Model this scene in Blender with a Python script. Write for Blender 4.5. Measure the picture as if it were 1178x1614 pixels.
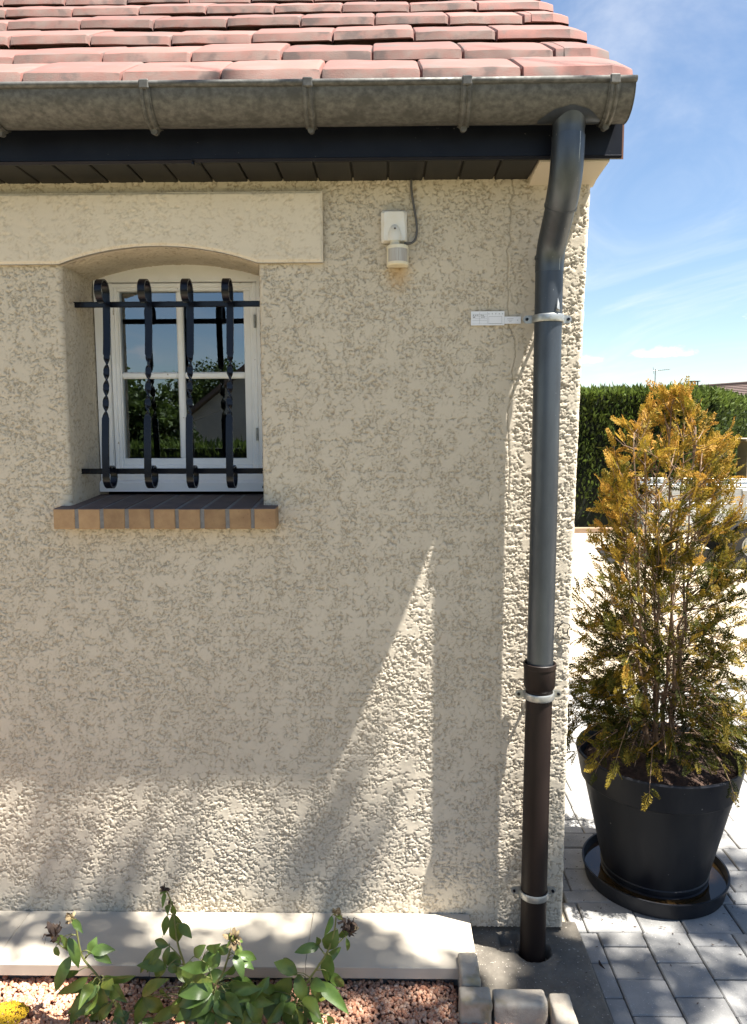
import bpy, math, random
import numpy as np
from mathutils import Vector, Matrix

# ------------------------------------------------------------------ scene, camera, light
scene = bpy.context.scene
for o in list(bpy.data.objects):
    bpy.data.objects.remove(o)
COL = scene.collection
RAD = math.radians

cam_d = bpy.data.cameras.new('camera')
cam_d.sensor_fit = 'HORIZONTAL'
cam_d.sensor_width = 36.0
cam_d.lens = 36.0 * 1200.0 / 1178.0
cam_d.clip_start = 0.05
cam_d.clip_end = 2000.0
cam = bpy.data.objects.new('camera', cam_d)
COL.objects.link(cam)
pitch, yaw, roll = RAD(-6.3), RAD(1.0), RAD(-0.2)
fw = Vector((-math.sin(yaw) * math.cos(pitch), math.cos(yaw) * math.cos(pitch), math.sin(pitch)))
rt = fw.cross(Vector((0, 0, 1))).normalized()
up = rt.cross(fw)
rt, up = rt * math.cos(roll) + up * math.sin(roll), up * math.cos(roll) - rt * math.sin(roll)
m3 = Matrix((rt, up, -fw)).transposed()
cam.matrix_world = Matrix.Translation((-0.59, -2.4, 1.72)) @ m3.to_4x4()
scene.camera = cam

SUN_AZ, SUN_EL = RAD(20.8), RAD(66.0)      # angle off the wall plane, height
sun_dir = Vector((math.cos(SUN_AZ) * math.cos(SUN_EL), -math.sin(SUN_AZ) * math.cos(SUN_EL), math.sin(SUN_EL)))
sun_d = bpy.data.lights.new('sun', 'SUN')
sun_d.energy = 5.0
sun_d.angle = RAD(0.53)
sun_d.color = (1.0, 0.95, 0.87)
sun = bpy.data.objects.new('sun', sun_d)
COL.objects.link(sun)
sun.location = (6, -4, 14)
sun.rotation_euler = (-sun_dir).to_track_quat('-Z', 'Y').to_euler()

world = bpy.data.worlds.new('World')
scene.world = world
world.use_nodes = True
wn, wl = world.node_tree.nodes, world.node_tree.links
wn.clear()
w_out = wn.new('ShaderNodeOutputWorld')
w_bg = wn.new('ShaderNodeBackground')
w_bg.inputs['Strength'].default_value = 0.043
sky = wn.new('ShaderNodeTexSky')
sky.sky_type = 'NISHITA'
sky.sun_disc = False
sky.sun_elevation = SUN_EL
sky.sun_rotation = RAD(90) + SUN_AZ
sky.air_density = 1.0
sky.dust_density = 0.15
sky.ozone_density = 2.0
tc = wn.new('ShaderNodeTexCoord')
sep = wn.new('ShaderNodeSeparateXYZ')
wl.new(tc.outputs['Generated'], sep.inputs[0])


def wmath(op, a, b=None, c=None, clamp=False):
    n = wn.new('ShaderNodeMath')
    n.operation = op
    n.use_clamp = clamp
    for i, v in enumerate((a, b, c)):
        if v is None:
            continue
        if hasattr(v, 'is_output'):
            wl.new(v, n.inputs[i])
        else:
            n.inputs[i].default_value = v
    return n.outputs[0]


def wnoise(vec, scale, detail, rough, dist=0.0):
    n = wn.new('ShaderNodeTexNoise')
    n.inputs['Scale'].default_value = scale
    n.inputs['Detail'].default_value = detail
    n.inputs['Roughness'].default_value = rough
    n.inputs['Distortion'].default_value = dist
    wl.new(vec, n.inputs['Vector'])
    return n.outputs['Fac']


def wramp(v, a, b):
    n = wn.new('ShaderNodeMapRange')
    n.interpolation_type = 'SMOOTHSTEP'
    n.inputs['From Min'].default_value = a
    n.inputs['From Max'].default_value = b
    wl.new(v, n.inputs['Value'])
    return n.outputs[0]


zc = wmath('MAXIMUM', sep.outputs['Z'], 0.0)
den = wmath('ADD', zc, 0.12)
px_ = wmath('DIVIDE', sep.outputs['X'], den)
py_ = wmath('DIVIDE', sep.outputs['Y'], den)
cmb = wn.new('ShaderNodeCombineXYZ')
wl.new(px_, cmb.inputs[0])
wl.new(py_, cmb.inputs[1])
mp = wn.new('ShaderNodeMapping')
mp.inputs['Rotation'].default_value = (0, 0, RAD(35))
mp.inputs['Scale'].default_value = (1.0, 0.45, 1.0)
wl.new(cmb.outputs[0], mp.inputs['Vector'])
cir = wnoise(mp.outputs[0], 1.35, 7.0, 0.62, 0.9)
cir = wmath('MULTIPLY', wramp(cir, 0.44, 0.76), 0.46)
# more veil near the horizon
veil = wmath('MULTIPLY', wramp(sep.outputs['Z'], 0.30, 0.02), 0.03)
# low cumulus puffs, flat-bottomed, in a belt above the horizon
az = wmath('ARCTAN2', sep.outputs['X'], sep.outputs['Y'])
el = wmath('ARCSINE', sep.outputs['Z'])
cmb2 = wn.new('ShaderNodeCombineXYZ')
wl.new(wmath('MULTIPLY', az, 7.0), cmb2.inputs[0])
wl.new(wmath('MULTIPLY', el, 22.0), cmb2.inputs[1])
cmb2.inputs[2].default_value = 8.3
cum = wnoise(cmb2.outputs[0], 0.9, 6.0, 0.55, 0.1)
belt = wmath('MULTIPLY', wramp(el, RAD(3.2), RAD(4.6)), wramp(el, RAD(11), RAD(6.0)))
cum = wmath('MULTIPLY', wramp(cum, 0.63, 0.74), belt)


def puff(a_deg, e_deg, wa, we):
    da = wmath('DIVIDE', wmath('SUBTRACT', az, RAD(a_deg)), RAD(wa))
    de = wmath('DIVIDE', wmath('SUBTRACT', el, RAD(e_deg)), RAD(we))
    # flatter below than above
    de = wmath('MULTIPLY', de, wmath('ADD', 1.0, wmath('MULTIPLY', wramp(de, 0.1, -0.4), 1.3)))
    r = wmath('SQRT', wmath('ADD', wmath('MULTIPLY', da, da), wmath('MULTIPLY', de, de)))
    cb = wn.new('ShaderNodeCombineXYZ')
    wl.new(wmath('MULTIPLY', az, 60.0), cb.inputs[0])
    wl.new(wmath('MULTIPLY', el, 90.0), cb.inputs[1])
    nz = wnoise(cb.outputs[0], 1.2, 6.0, 0.6, 0.2)
    r = wmath('ADD', r, wmath('MULTIPLY', wmath('SUBTRACT', nz, 0.5), 1.7))
    return wramp(r, 1.05, 0.35)


p1 = puff(19.5, 5.0, 2.3, 0.62)
p2 = puff(14.4, 4.7, 1.3, 0.5)
p3 = puff(25.8, 7.2, 1.3, 0.6)
p4 = puff(-11.0, 9.5, 3.0, 1.2)
pf = wmath('MAXIMUM', wmath('MAXIMUM', p1, p2), wmath('MAXIMUM', p3, cum))
cl = wmath('MAXIMUM', wmath('ADD', cir, veil, None, True), pf)
mix = wn.new('ShaderNodeMixRGB')
wl.new(cl, mix.inputs['Fac'])
wl.new(sky.outputs[0], mix.inputs['Color1'])
mix.inputs['Color2'].default_value = (6.6, 6.7, 6.9, 1)
wl.new(mix.outputs[0], w_bg.inputs['Color'])
wl.new(w_bg.outputs[0], w_out.inputs['Surface'])

scene.view_settings.view_transform = 'Standard'
scene.view_settings.look = 'None'
scene.view_settings.exposure = 2.12
scene.view_settings.gamma = 1.0
scene.view_settings.use_curve_mapping = False
scene.cycles.max_bounces = 8
scene.cycles.diffuse_bounces = 4
scene.cycles.transparent_max_bounces = 12
scene.cycles.use_denoising = True

rng = np.random.default_rng(11)
random.seed(11)

# ------------------------------------------------------------------ helpers
ORG = {}


def tag(o, label=None, cat=None, group=None, kind=None):
    if label: o['label'] = label
    if cat: o['category'] = cat
    if group: o['group'] = group
    if kind: o['kind'] = kind
    return o


def thing(name, loc, label, cat, group=None):
    o = bpy.data.objects.new(name, None)
    o.empty_display_size = 0.1
    COL.objects.link(o)
    o.location = loc
    ORG[o.name] = Vector(loc)
    return tag(o, label, cat, group)


def link(name, me, mat=None, parent=None, smooth=False):
    """me in world coordinates; shifted so that the child sits right under its parent"""
    if parent is not None:
        me.transform(Matrix.Translation(-ORG[parent.name]))
    o = bpy.data.objects.new(name, me)
    COL.objects.link(o)
    if parent is not None:
        o.parent = parent
        ORG[o.name] = ORG[parent.name]
    else:
        ORG[o.name] = Vector((0, 0, 0))
    if mat is not None:
        me.materials.append(mat)
    if smooth:
        me.shade_smooth()
    return o


def place(name, me, loc, parent=None, rot=(0, 0, 0), scale=(1, 1, 1)):
    """shared mesh data, own location (world)"""
    o = bpy.data.objects.new(name, me)
    COL.objects.link(o)
    if parent is not None:
        o.parent = parent
        o.location = Vector(loc) - ORG[parent.name]
    else:
        o.location = loc
    ORG[o.name] = Vector(loc)
    o.rotation_euler = rot
    o.scale = scale
    return o


def np_mesh(name, V, F, attr=None):
    me = bpy.data.meshes.new(name)
    V = np.ascontiguousarray(V, dtype=np.float32)
    F = np.ascontiguousarray(F, dtype=np.int32)
    k = F.shape[1]
    me.vertices.add(len(V))
    me.vertices.foreach_set('co', V.ravel())
    me.loops.add(F.size)
    me.loops.foreach_set('vertex_index', F.ravel())
    me.polygons.add(len(F))
    me.polygons.foreach_set('loop_start', np.arange(0, F.size, k, dtype=np.int32))
    if attr:
        for an, av in attr.items():
            a = me.attributes.new(an, 'FLOAT', 'POINT')
            a.data.foreach_set('value', np.ascontiguousarray(av, dtype=np.float32).ravel())
    me.update(calc_edges=True)
    me.validate()
    return me


class MB:
    def __init__(self):
        self.v, self.f = [], []

    def poly(self, pts):
        n = len(self.v)
        self.v += [tuple(p) for p in pts]
        self.f.append(tuple(range(n, n + len(pts))))
        return self

    def box(self, x0, x1, y0, y1, z0, z1, bev=0.0):
        n = len(self.v)
        b = bev
        if b <= 0:
            self.v += [(x, y, z) for z in (z0, z1) for y in (y0, y1) for x in (x0, x1)]
            self.f += [tuple(n + i for i in q) for q in ((0, 2, 3, 1), (4, 5, 7, 6), (0, 1, 5, 4), (2, 6, 7, 3), (0, 4, 6, 2), (1, 3, 7, 5))]
            return self
        # chamfered box: 24 vertices
        cs = {}
        for ix, x in enumerate((x0, x1)):
            for iy, y in enumerate((y0, y1)):
                for iz, z in enumerate((z0, z1)):
                    sx, sy, sz = (b, -b)[ix], (b, -b)[iy], (b, -b)[iz]
                    cs[ix, iy, iz, 0] = len(self.v); self.v.append((x, y + sy, z + sz))
                    cs[ix, iy, iz, 1] = len(self.v); self.v.append((x + sx, y, z + sz))
                    cs[ix, iy, iz, 2] = len(self.v); self.v.append((x + sx, y + sy, z))
        R2 = ((0, 0), (1, 0), (1, 1), (0, 1))
        for i in (0, 1):
            self.f.append(tuple(cs[i, a, c, 0] for a, c in (R2 if i else R2[::-1])))
            self.f.append(tuple(cs[a, i, c, 1] for a, c in (R2[::-1] if i else R2)))
            self.f.append(tuple(cs[a, c, i, 2] for a, c in (R2 if i else R2[::-1])))
        for i in (0, 1):
            for j in (0, 1):
                self.f.append((cs[i, j, 0, 0], cs[i, j, 1, 0], cs[i, j, 1, 1], cs[i, j, 0, 1]))
                self.f.append((cs[i, 0, j, 0], cs[i, 1, j, 0], cs[i, 1, j, 2], cs[i, 0, j, 2]))
                self.f.append((cs[0, i, j, 1], cs[1, i, j, 1], cs[1, i, j, 2], cs[0, i, j, 2]))
                for k in (0, 1):
                    self.f.append((cs[i, j, k, 0], cs[i, j, k, 1], cs[i, j, k, 2]))
        return self

    def tube(self, path, rad, seg=12, cap=True, squash=1.0):
        path = [Vector(p) for p in path]
        if not hasattr(rad, '__len__'):
            rad = [rad] * len(path)
        n0 = len(self.v)
        prev = None
        for i, p in enumerate(path):
            t = (path[min(i + 1, len(path) - 1)] - path[max(i - 1, 0)]).normalized()
            if prev is None:
                a = Vector((1, 0, 0)) if abs(t.x) < 0.8 else Vector((0, 1, 0))
            else:
                a = prev
            u = (a - t * a.dot(t)).normalized()
            w = t.cross(u)
            prev = u
            for k in range(seg):
                an = 2 * math.pi * k / seg
                self.v.append(tuple(p + (u * math.cos(an) + w * math.sin(an) * squash) * rad[i]))
        for i in range(len(path) - 1):
            for k in range(seg):
                a, b = n0 + i * seg + k, n0 + i * seg + (k + 1) % seg
                self.f.append((a, b, b + seg, a + seg))
        if cap:
            self.f.append(tuple(n0 + k for k in range(seg))[::-1])
            m = n0 + (len(path) - 1) * seg
            self.f.append(tuple(m + k for k in range(seg)))
        return self

    def lathe(self, prof, cx, cy, seg=48, wob=0.0):
        n0 = len(self.v)
        for r, z in prof:
            for k in range(seg):
                a = 2 * math.pi * k / seg
                self.v.append((cx + r * math.cos(a), cy + r * math.sin(a), z))
        for i in range(len(prof) - 1):
            for k in range(seg):
                a, b = n0 + i * seg + k, n0 + i * seg + (k + 1) % seg
                self.f.append((a, b, b + seg, a + seg))
        return self

    def extrude_x(self, prof, x0, x1, closed=True, cap=True):
        """prof: list of (y, z)"""
        n0, n = len(self.v), len(prof)
        for x in (x0, x1):
            self.v += [(x, y, z) for y, z in prof]
        for i in range(n if closed else n - 1):
            j = (i + 1) % n
            self.f.append((n0 + i, n0 + j, n0 + n + j, n0 + n + i))
        if cap:
            self.f.append(tuple(range(n0, n0 + n)))
            self.f.append(tuple(range(n0 + 2 * n - 1, n0 + n - 1, -1)))
        return self

    def mesh(self, name):
        me = bpy.data.meshes.new(name)
        me.from_pydata(self.v, [], self.f)
        me.update()
        import bmesh
        bm = bmesh.new()
        bm.from_mesh(me)
        bmesh.ops.recalc_face_normals(bm, faces=bm.faces)
        bm.to_mesh(me)
        bm.free()
        return me

    def build(self, name, mat=None, parent=None, smooth=False, sharp=None):
        o = link(name, self.mesh(name), mat, parent, smooth)
        if sharp:
            o.data.set_sharp_from_angle(angle=RAD(sharp))
        return o


# ---- numpy gradient noise
_tab = np.random.default_rng(5).permutation(256)
_ang = np.random.default_rng(6).uniform(0, 2 * np.pi, 256)


def perlin(x, y, seed=0):
    xi, yi = np.floor(x).astype(np.int64), np.floor(y).astype(np.int64)
    xf, yf = x - xi, y - yi
    u, v = xf * xf * xf * (xf * (xf * 6 - 15) + 10), yf * yf * yf * (yf * (yf * 6 - 15) + 10)

    def g(ix, iy, dx, dy):
        h = _ang[_tab[(_tab[(ix + seed * 37) & 255] + iy + seed * 11) & 255]]
        return np.cos(h) * dx + np.sin(h) * dy
    a = g(xi, yi, xf, yf)
    b = g(xi + 1, yi, xf - 1, yf)
    c = g(xi, yi + 1, xf, yf - 1)
    d = g(xi + 1, yi + 1, xf - 1, yf - 1)
    return (a + u * (b - a)) + v * ((c + u * (d - c)) - (a + u * (b - a)))


def fbm(x, y, f, octv=4, gain=0.55, seed=0):
    s, a, t = 0.0, 1.0, 0.0
    for i in range(octv):
        s = s + a * perlin(x * f + 13.7 * i, y * f - 7.3 * i, seed + i)
        t += a
        a *= gain
        f *= 2.03
    return s / t * 1.6


def sstep(a, b, v):
    t = np.clip((v - a) / (b - a), 0, 1)
    return t * t * (3 - 2 * t)


def worley(x, y, cell, seed=0):
    """distance to the crevice between jittered cells (in cells) and a random height per cell"""
    x, y = x / cell, y / cell
    xi, yi = np.floor(x).astype(np.int64), np.floor(y).astype(np.int64)
    f1 = np.full(x.shape, 9.0); f2 = np.full(x.shape, 9.0); hh = np.zeros(x.shape)
    for dx in (-1, 0, 1):
        for dy in (-1, 0, 1):
            k = _tab[(_tab[(xi + dx + seed * 29) & 255] + yi + dy + seed * 7) & 255]
            k2 = _tab[(k + 91) & 255]
            d = np.hypot(xi + dx + 0.08 + 0.84 * k / 255.0 - x, yi + dy + 0.08 + 0.84 * k2 / 255.0 - y)
            nearer = d < f1
            f2 = np.where(nearer, f1, np.minimum(f2, d))
            hh = np.where(nearer, _tab[(k2 + 33) & 255] / 255.0, hh)
            f1 = np.where(nearer, d, f1)
    return f2 - f1, hh


def grid_faces(nu, nv):
    i = np.arange(nu - 1)[:, None] * nv + np.arange(nv - 1)[None, :]
    return np.stack([i, i + nv, i + nv + 1, i + 1], -1).reshape(-1, 4)


# ------------------------------------------------------------------ materials
def mat_new(name):
    m = bpy.data.materials.new(name)
    m.use_nodes = True
    nt = m.node_tree
    return m, nt.nodes, nt.links, nt.nodes['Principled BSDF'], nt.nodes['Material Output']


def M(name, c1, c2=None, scale=20.0, rough=0.6, metal=0.0, bump=0.0, bscale=120.0, bdist=0.002, rand=0.0,
      detail=6.0, lo=0.35, hi=0.65, spots=None, spot_scale=60.0, spot_lim=0.66, attr=None, attr_col=None, trans=0.0,
      spec=0.5, stretch=(1, 1, 1), rvar=0.0, coat=0.0, attr_pow=1.0, dist=0.0, spot_w=0.06):
    m, n, l, p, out = mat_new(name)
    tcn = n.new('ShaderNodeTexCoord')
    oi = n.new('ShaderNodeObjectInfo')
    add = n.new('ShaderNodeVectorMath')
    add.operation = 'MULTIPLY_ADD'
    l.new(oi.outputs['Random'], add.inputs[0])
    add.inputs[1].default_value = (37.0, 17.0, 23.0)
    l.new(tcn.outputs['Object'], add.inputs[2])
    mpn = n.new('ShaderNodeMapping')
    mpn.inputs['Scale'].default_value = stretch
    l.new(add.outputs[0], mpn.inputs['Vector'])
    vec = mpn.outputs[0]
    p.inputs['Roughness'].default_value = rough
    p.inputs['Metallic'].default_value = metal
    p.inputs['Specular IOR Level'].default_value = spec
    if coat:
        p.inputs['Coat Weight'].default_value = coat
        p.inputs['Coat Roughness'].default_value = 0.15

    def noise(sc, dt=6.0, ro=0.6, di=0.0):
        t = n.new('ShaderNodeTexNoise')
        t.inputs['Scale'].default_value = sc
        t.inputs['Detail'].default_value = dt
        t.inputs['Roughness'].default_value = ro
        t.inputs['Distortion'].default_value = di
        l.new(vec, t.inputs['Vector'])
        return t.outputs['Fac']

    def rng_(v, a, b, t0=0.0, t1=1.0):
        r = n.new('ShaderNodeMapRange')
        r.inputs['From Min'].default_value = a
        r.inputs['From Max'].default_value = b
        r.inputs['To Min'].default_value = t0
        r.inputs['To Max'].default_value = t1
        l.new(v, r.inputs['Value'])
        return r.outputs[0]

    def mixc(f, a, b, mode='MIX'):
        x = n.new('ShaderNodeMixRGB')
        x.blend_type = mode
        for s, v in zip(x.inputs, (f, a, b)):
            if hasattr(v, 'is_output'):
                l.new(v, s)
            elif hasattr(v, '__len__'):
                s.default_value = tuple(v) + (1,)
            else:
                s.default_value = v
        return x.outputs[0]
    col = c1
    if c2 is not None:
        nz = noise(scale, detail, 0.6, dist)
        col = mixc(rng_(nz, lo, hi), c1, c2)
        if rvar:
            l.new(rng_(nz, lo, hi, rough - rvar, rough + rvar), p.inputs['Roughness'])
    if attr:
        a = n.new('ShaderNodeAttribute')
        a.attribute_name = attr
        fac = a.outputs['Fac']
        if attr_pow != 1.0:
            pw = n.new('ShaderNodeMath'); pw.operation = 'POWER'
            l.new(fac, pw.inputs[0]); pw.inputs[1].default_value = attr_pow
            fac = pw.outputs[0]
        col = mixc(fac, col, attr_col)
    if spots is not None:
        col = mixc(rng_(noise(spot_scale, 3.0, 0.5), spot_lim, spot_lim + spot_w), col, spots)
    if rand:
        hs = n.new('ShaderNodeHueSaturation')
        l.new(rng_(oi.outputs['Random'], 0, 1, 1 - rand, 1 + rand), hs.inputs['Value'])
        if hasattr(col, 'is_output'):
            l.new(col, hs.inputs['Color'])
        else:
            hs.inputs['Color'].default_value = tuple(col) + (1,)
        col = hs.outputs[0]
    if hasattr(col, 'is_output'):
        l.new(col, p.inputs['Base Color'])
    else:
        p.inputs['Base Color'].default_value = tuple(col) + (1,)
    if bump:
        b = n.new('ShaderNodeBump')
        b.inputs['Strength'].default_value = bump
        b.inputs['Distance'].default_value = bdist
        l.new(noise(bscale, 5.0, 0.65), b.inputs['Height'])
        l.new(b.outputs[0], p.inputs['Normal'])
    if trans:
        tr = n.new('ShaderNodeBsdfTranslucent')
        if hasattr(col, 'is_output'):
            l.new(col, tr.inputs['Color'])
        else:
            tr.inputs['Color'].default_value = tuple(col) + (1,)
        mx = n.new('ShaderNodeMixShader')
        mx.inputs[0].default_value = trans
        l.new(p.outputs[0], mx.inputs[1])
        l.new(tr.outputs[0], mx.inputs[2])
        l.new(mx.outputs[0], out.inputs['Surface'])
    return m


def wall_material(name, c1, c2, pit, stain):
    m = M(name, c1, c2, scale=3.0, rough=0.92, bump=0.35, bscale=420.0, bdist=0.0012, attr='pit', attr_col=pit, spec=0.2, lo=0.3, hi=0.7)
    if stain:
        n, l = m.node_tree.nodes, m.node_tree.links
        p = n['Principled BSDF']
        src = p.inputs['Base Color'].links[0].from_socket
        t = n.new('ShaderNodeNewGeometry')
        cx = n.new('ShaderNodeVectorMath'); cx.operation = 'SUBTRACT'
        l.new(t.outputs['Position'], cx.inputs[0]); cx.inputs[1].default_value = (-0.553, 0, 2.188)
        sc = n.new('ShaderNodeVectorMath'); sc.operation = 'MULTIPLY'
        l.new(cx.outputs[0], sc.inputs[0]); sc.inputs[1].default_value = (1.0, 1.0, 0.7)
        ln = n.new('ShaderNodeVectorMath'); ln.operation = 'LENGTH'
        l.new(sc.outputs[0], ln.inputs[0])
        nz = n.new('ShaderNodeTexNoise'); nz.inputs['Scale'].default_value = 70.0; nz.inputs['Detail'].default_value = 5
        l.new(t.outputs['Position'], nz.inputs['Vector'])
        ad = n.new('ShaderNodeMath'); ad.operation = 'MULTIPLY_ADD'
        l.new(nz.outputs['Fac'], ad.inputs[0]); ad.inputs[1].default_value = 0.05; l.new(ln.outputs['Value'], ad.inputs[2])
        mr = n.new('ShaderNodeMapRange')
        mr.inputs['From Min'].default_value = 0.075; mr.inputs['From Max'].default_value = 0.035
        mr.inputs['To Max'].default_value = 0.55
        l.new(ad.outputs[0], mr.inputs['Value'])
        mx = n.new('ShaderNodeMixRGB')
        l.new(mr.outputs[0], mx.inputs[0]); l.new(src, mx.inputs[1]); mx.inputs[2].default_value = (0.42, 0.25, 0.09, 1)
        l.new(mx.outputs[0], p.inputs['Base Color'])
    return m


MAT = {}
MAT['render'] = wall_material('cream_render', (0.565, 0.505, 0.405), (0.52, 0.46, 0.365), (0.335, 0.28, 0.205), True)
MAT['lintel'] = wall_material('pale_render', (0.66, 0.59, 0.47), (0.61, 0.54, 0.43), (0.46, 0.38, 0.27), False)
MAT['far_render'] = M('beige_render', (0.52, 0.42, 0.31), (0.46, 0.37, 0.27), scale=4, rough=0.9)
MAT['grey_render'] = M('grey_render', (0.36, 0.34, 0.32), (0.31, 0.29, 0.28), scale=4, rough=0.9)
MAT['tile'] = M('terracotta_tile', (0.20, 0.078, 0.062), (0.145, 0.072, 0.061), scale=18, rough=0.85, bump=0.5, bscale=260, bdist=0.0015,
                rand=0.24, spots=(0.12, 0.085, 0.074), spot_scale=13, spot_lim=0.50, spot_w=0.14)
MAT['tile_nose'] = M('weathered_tile_nose', (0.175, 0.085, 0.070), (0.155, 0.108, 0.092), scale=22, rough=0.9, bump=0.7, bscale=300, bdist=0.0015,
                rand=0.2, spots=(0.09, 0.062, 0.055), spot_scale=14, spot_lim=0.53, spot_w=0.12)
MAT['tile_dark'] = M('brown_tile', (0.13, 0.085, 0.07), (0.10, 0.07, 0.06), scale=8, rough=0.8, rand=0.15)
MAT['zinc'] = M('weathered_zinc', (0.135, 0.133, 0.122), (0.078, 0.077, 0.072), scale=70, rough=0.62, metal=0.35, rvar=0.09, bump=0.12, bscale=40,
                spots=(0.075, 0.074, 0.068), spot_scale=26, spot_lim=0.54, spot_w=0.16, stretch=(0.8, 1, 1), spec=0.3)
MAT['zinc_pipe'] = M('blue_grey_zinc', (0.080, 0.093, 0.110), (0.052, 0.060, 0.071), scale=7, rough=0.42, metal=0.75, rvar=0.06,
                     stretch=(2, 2, 0.5), spots=(0.42, 0.43, 0.43), spot_scale=95, spot_lim=0.735, spot_w=0.03, bump=0.06, bscale=30)
MAT['galv'] = M('galvanised_steel', (0.42, 0.43, 0.42), (0.30, 0.31, 0.30), scale=60, rough=0.45, metal=0.8, rvar=0.08)
MAT['brown_pipe'] = M('brown_cast_pipe', (0.012, 0.0075, 0.0065), (0.017, 0.011, 0.009), scale=25, spec=0.22, rough=0.5, bump=0.08, bscale=200, stretch=(1, 1, 0.3))
MAT['navy'] = M('dark_navy_fascia', (0.005, 0.0065, 0.012), (0.008, 0.010, 0.016), scale=12, spec=0.18, rough=0.4, spots=(0.12, 0.12, 0.11), spot_scale=130, spot_lim=0.755, spot_w=0.02)
MAT['soffit'] = M('dark_soffit', (0.013, 0.013, 0.013), (0.019, 0.018, 0.017), scale=10, spec=0.2, rough=0.5, spots=(0.10, 0.09, 0.08), spot_scale=110, spot_lim=0.74)
MAT['brown_wood'] = M('brown_bargeboard', (0.15, 0.055, 0.028), (0.11, 0.04, 0.02), scale=30, rough=0.6)
MAT['white'] = M('white_window_paint', (0.86, 0.86, 0.85), (0.80, 0.80, 0.78), scale=9, rough=0.35, spots=(0.40, 0.36, 0.30), spot_scale=38, spot_lim=0.735, spot_w=0.03)
MAT['plastic'] = M('aged_white_plastic', (0.74, 0.73, 0.69), (0.70, 0.66, 0.56), scale=22, rough=0.4)
MAT['ivory'] = M('yellowed_plastic', (0.72, 0.67, 0.52), (0.66, 0.59, 0.43), scale=30, rough=0.4)
MAT['lens'] = M('sensor_lens', (0.46, 0.44, 0.39), (0.36, 0.33, 0.29), scale=40, rough=0.25, stretch=(6, 1, 0.3))
MAT['iron'] = M('black_wrought_iron', (0.003, 0.0045, 0.010), (0.005, 0.006, 0.011), scale=60, spec=0.3, rough=0.25, bump=0.1, bscale=150)
MAT['room'] = M('dim_interior', (0.035, 0.033, 0.03), rough=0.9)
MAT['brick'] = M('sand_yellow_brick', (0.35, 0.225, 0.115), (0.27, 0.165, 0.085), scale=24, rough=0.85, bump=0.4, bscale=260, bdist=0.0012, rand=0.2,
                 spots=(0.08, 0.045, 0.03), spot_scale=190, spot_lim=0.70)
MAT['brick_top'] = M('weathered_brick_top', (0.125, 0.088, 0.078), (0.085, 0.062, 0.058), scale=22, rough=0.7, rand=0.15, bump=0.3, bscale=200)
MAT['mortar'] = M('grey_mortar', (0.20, 0.195, 0.19), (0.15, 0.145, 0.14), scale=60, rough=0.95, bump=0.5, bscale=220)
MAT['slab'] = M('cream_limestone', (0.47, 0.425, 0.35), (0.43, 0.385, 0.315), scale=6, rough=0.75, bump=0.08, bscale=60, rand=0.03,
                spots=(0.30, 0.24, 0.17), spot_scale=120, spot_lim=0.745, spot_w=0.03)
MAT['concrete'] = M('aggregate_concrete', (0.155, 0.138, 0.112), (0.11, 0.097, 0.08), scale=14, rough=0.95, bump=0.7, bscale=160, bdist=0.003,
                    spots=(0.42, 0.38, 0.32), spot_scale=125, spot_lim=0.665, spot_w=0.03)
MAT['edging'] = M('tumbled_concrete_block', (0.40, 0.36, 0.295), (0.31, 0.27, 0.22), scale=18, rough=0.95, bump=0.6, bscale=140, bdist=0.003, rand=0.1,
                  spots=(0.22, 0.185, 0.10), spot_scale=9, spot_lim=0.60, spot_w=0.12)
MAT['paver'] = M('grey_paver', (0.27, 0.265, 0.255), (0.195, 0.195, 0.19), scale=9, rough=0.9, bump=0.6, bscale=170, bdist=0.002, rand=0.12,
                 spots=(0.44, 0.43, 0.41), spot_scale=210, spot_lim=0.665, spot_w=0.04)
MAT['sand'] = M('joint_sand', (0.12, 0.105, 0.085), (0.08, 0.07, 0.058), scale=50, rough=1.0)
MAT['fore'] = M('pale_gravel_forecourt', (0.42, 0.36, 0.27), (0.29, 0.245, 0.185), scale=55, rough=1.0, bump=0.8, bscale=70, bdist=0.01, detail=8)
MAT['lawn'] = M('dry_mown_lawn', (0.125, 0.115, 0.055), (0.16, 0.135, 0.075), scale=12, rough=1.0)
MAT['bed'] = M('pink_gravel_base', (0.24, 0.125, 0.09), (0.15, 0.08, 0.06), scale=90, rough=1.0, bump=0.8, bscale=90, bdist=0.006)
MAT['stone'] = M('pink_marble_chips', (0.46, 0.215, 0.125), rough=0.85, attr='var', attr_col=(0.60, 0.41, 0.29), bump=0.2, bscale=300)
MAT['pot'] = M('anthracite_plastic', (0.010, 0.011, 0.015), (0.024, 0.025, 0.028), scale=11, spec=0.22, rough=0.5, stretch=(1, 1, 0.25),
               spots=(0.30, 0.30, 0.29), spot_scale=85, spot_lim=0.735, spot_w=0.02, rvar=0.12)
MAT['soil'] = M('bark_litter', (0.075, 0.042, 0.028), (0.035, 0.02, 0.014), scale=60, rough=1.0, bump=1.0, bscale=60, bdist=0.02)
MAT['bark'] = M('shrub_bark', (0.26, 0.18, 0.12), (0.13, 0.08, 0.052), scale=40, rough=0.9, stretch=(1, 1, 0.2))
MAT['tree_bark'] = M('tree_bark', (0.12, 0.095, 0.07), (0.06, 0.048, 0.036), scale=18, rough=0.95, stretch=(1, 1, 0.2), bump=0.6, bscale=30, bdist=0.02)
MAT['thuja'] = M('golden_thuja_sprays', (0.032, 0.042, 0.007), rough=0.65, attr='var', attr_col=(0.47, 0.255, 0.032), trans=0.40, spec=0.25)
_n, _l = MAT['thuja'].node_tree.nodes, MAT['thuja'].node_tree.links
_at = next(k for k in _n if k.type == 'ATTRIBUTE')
_rp = _n.new('ShaderNodeValToRGB')
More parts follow.
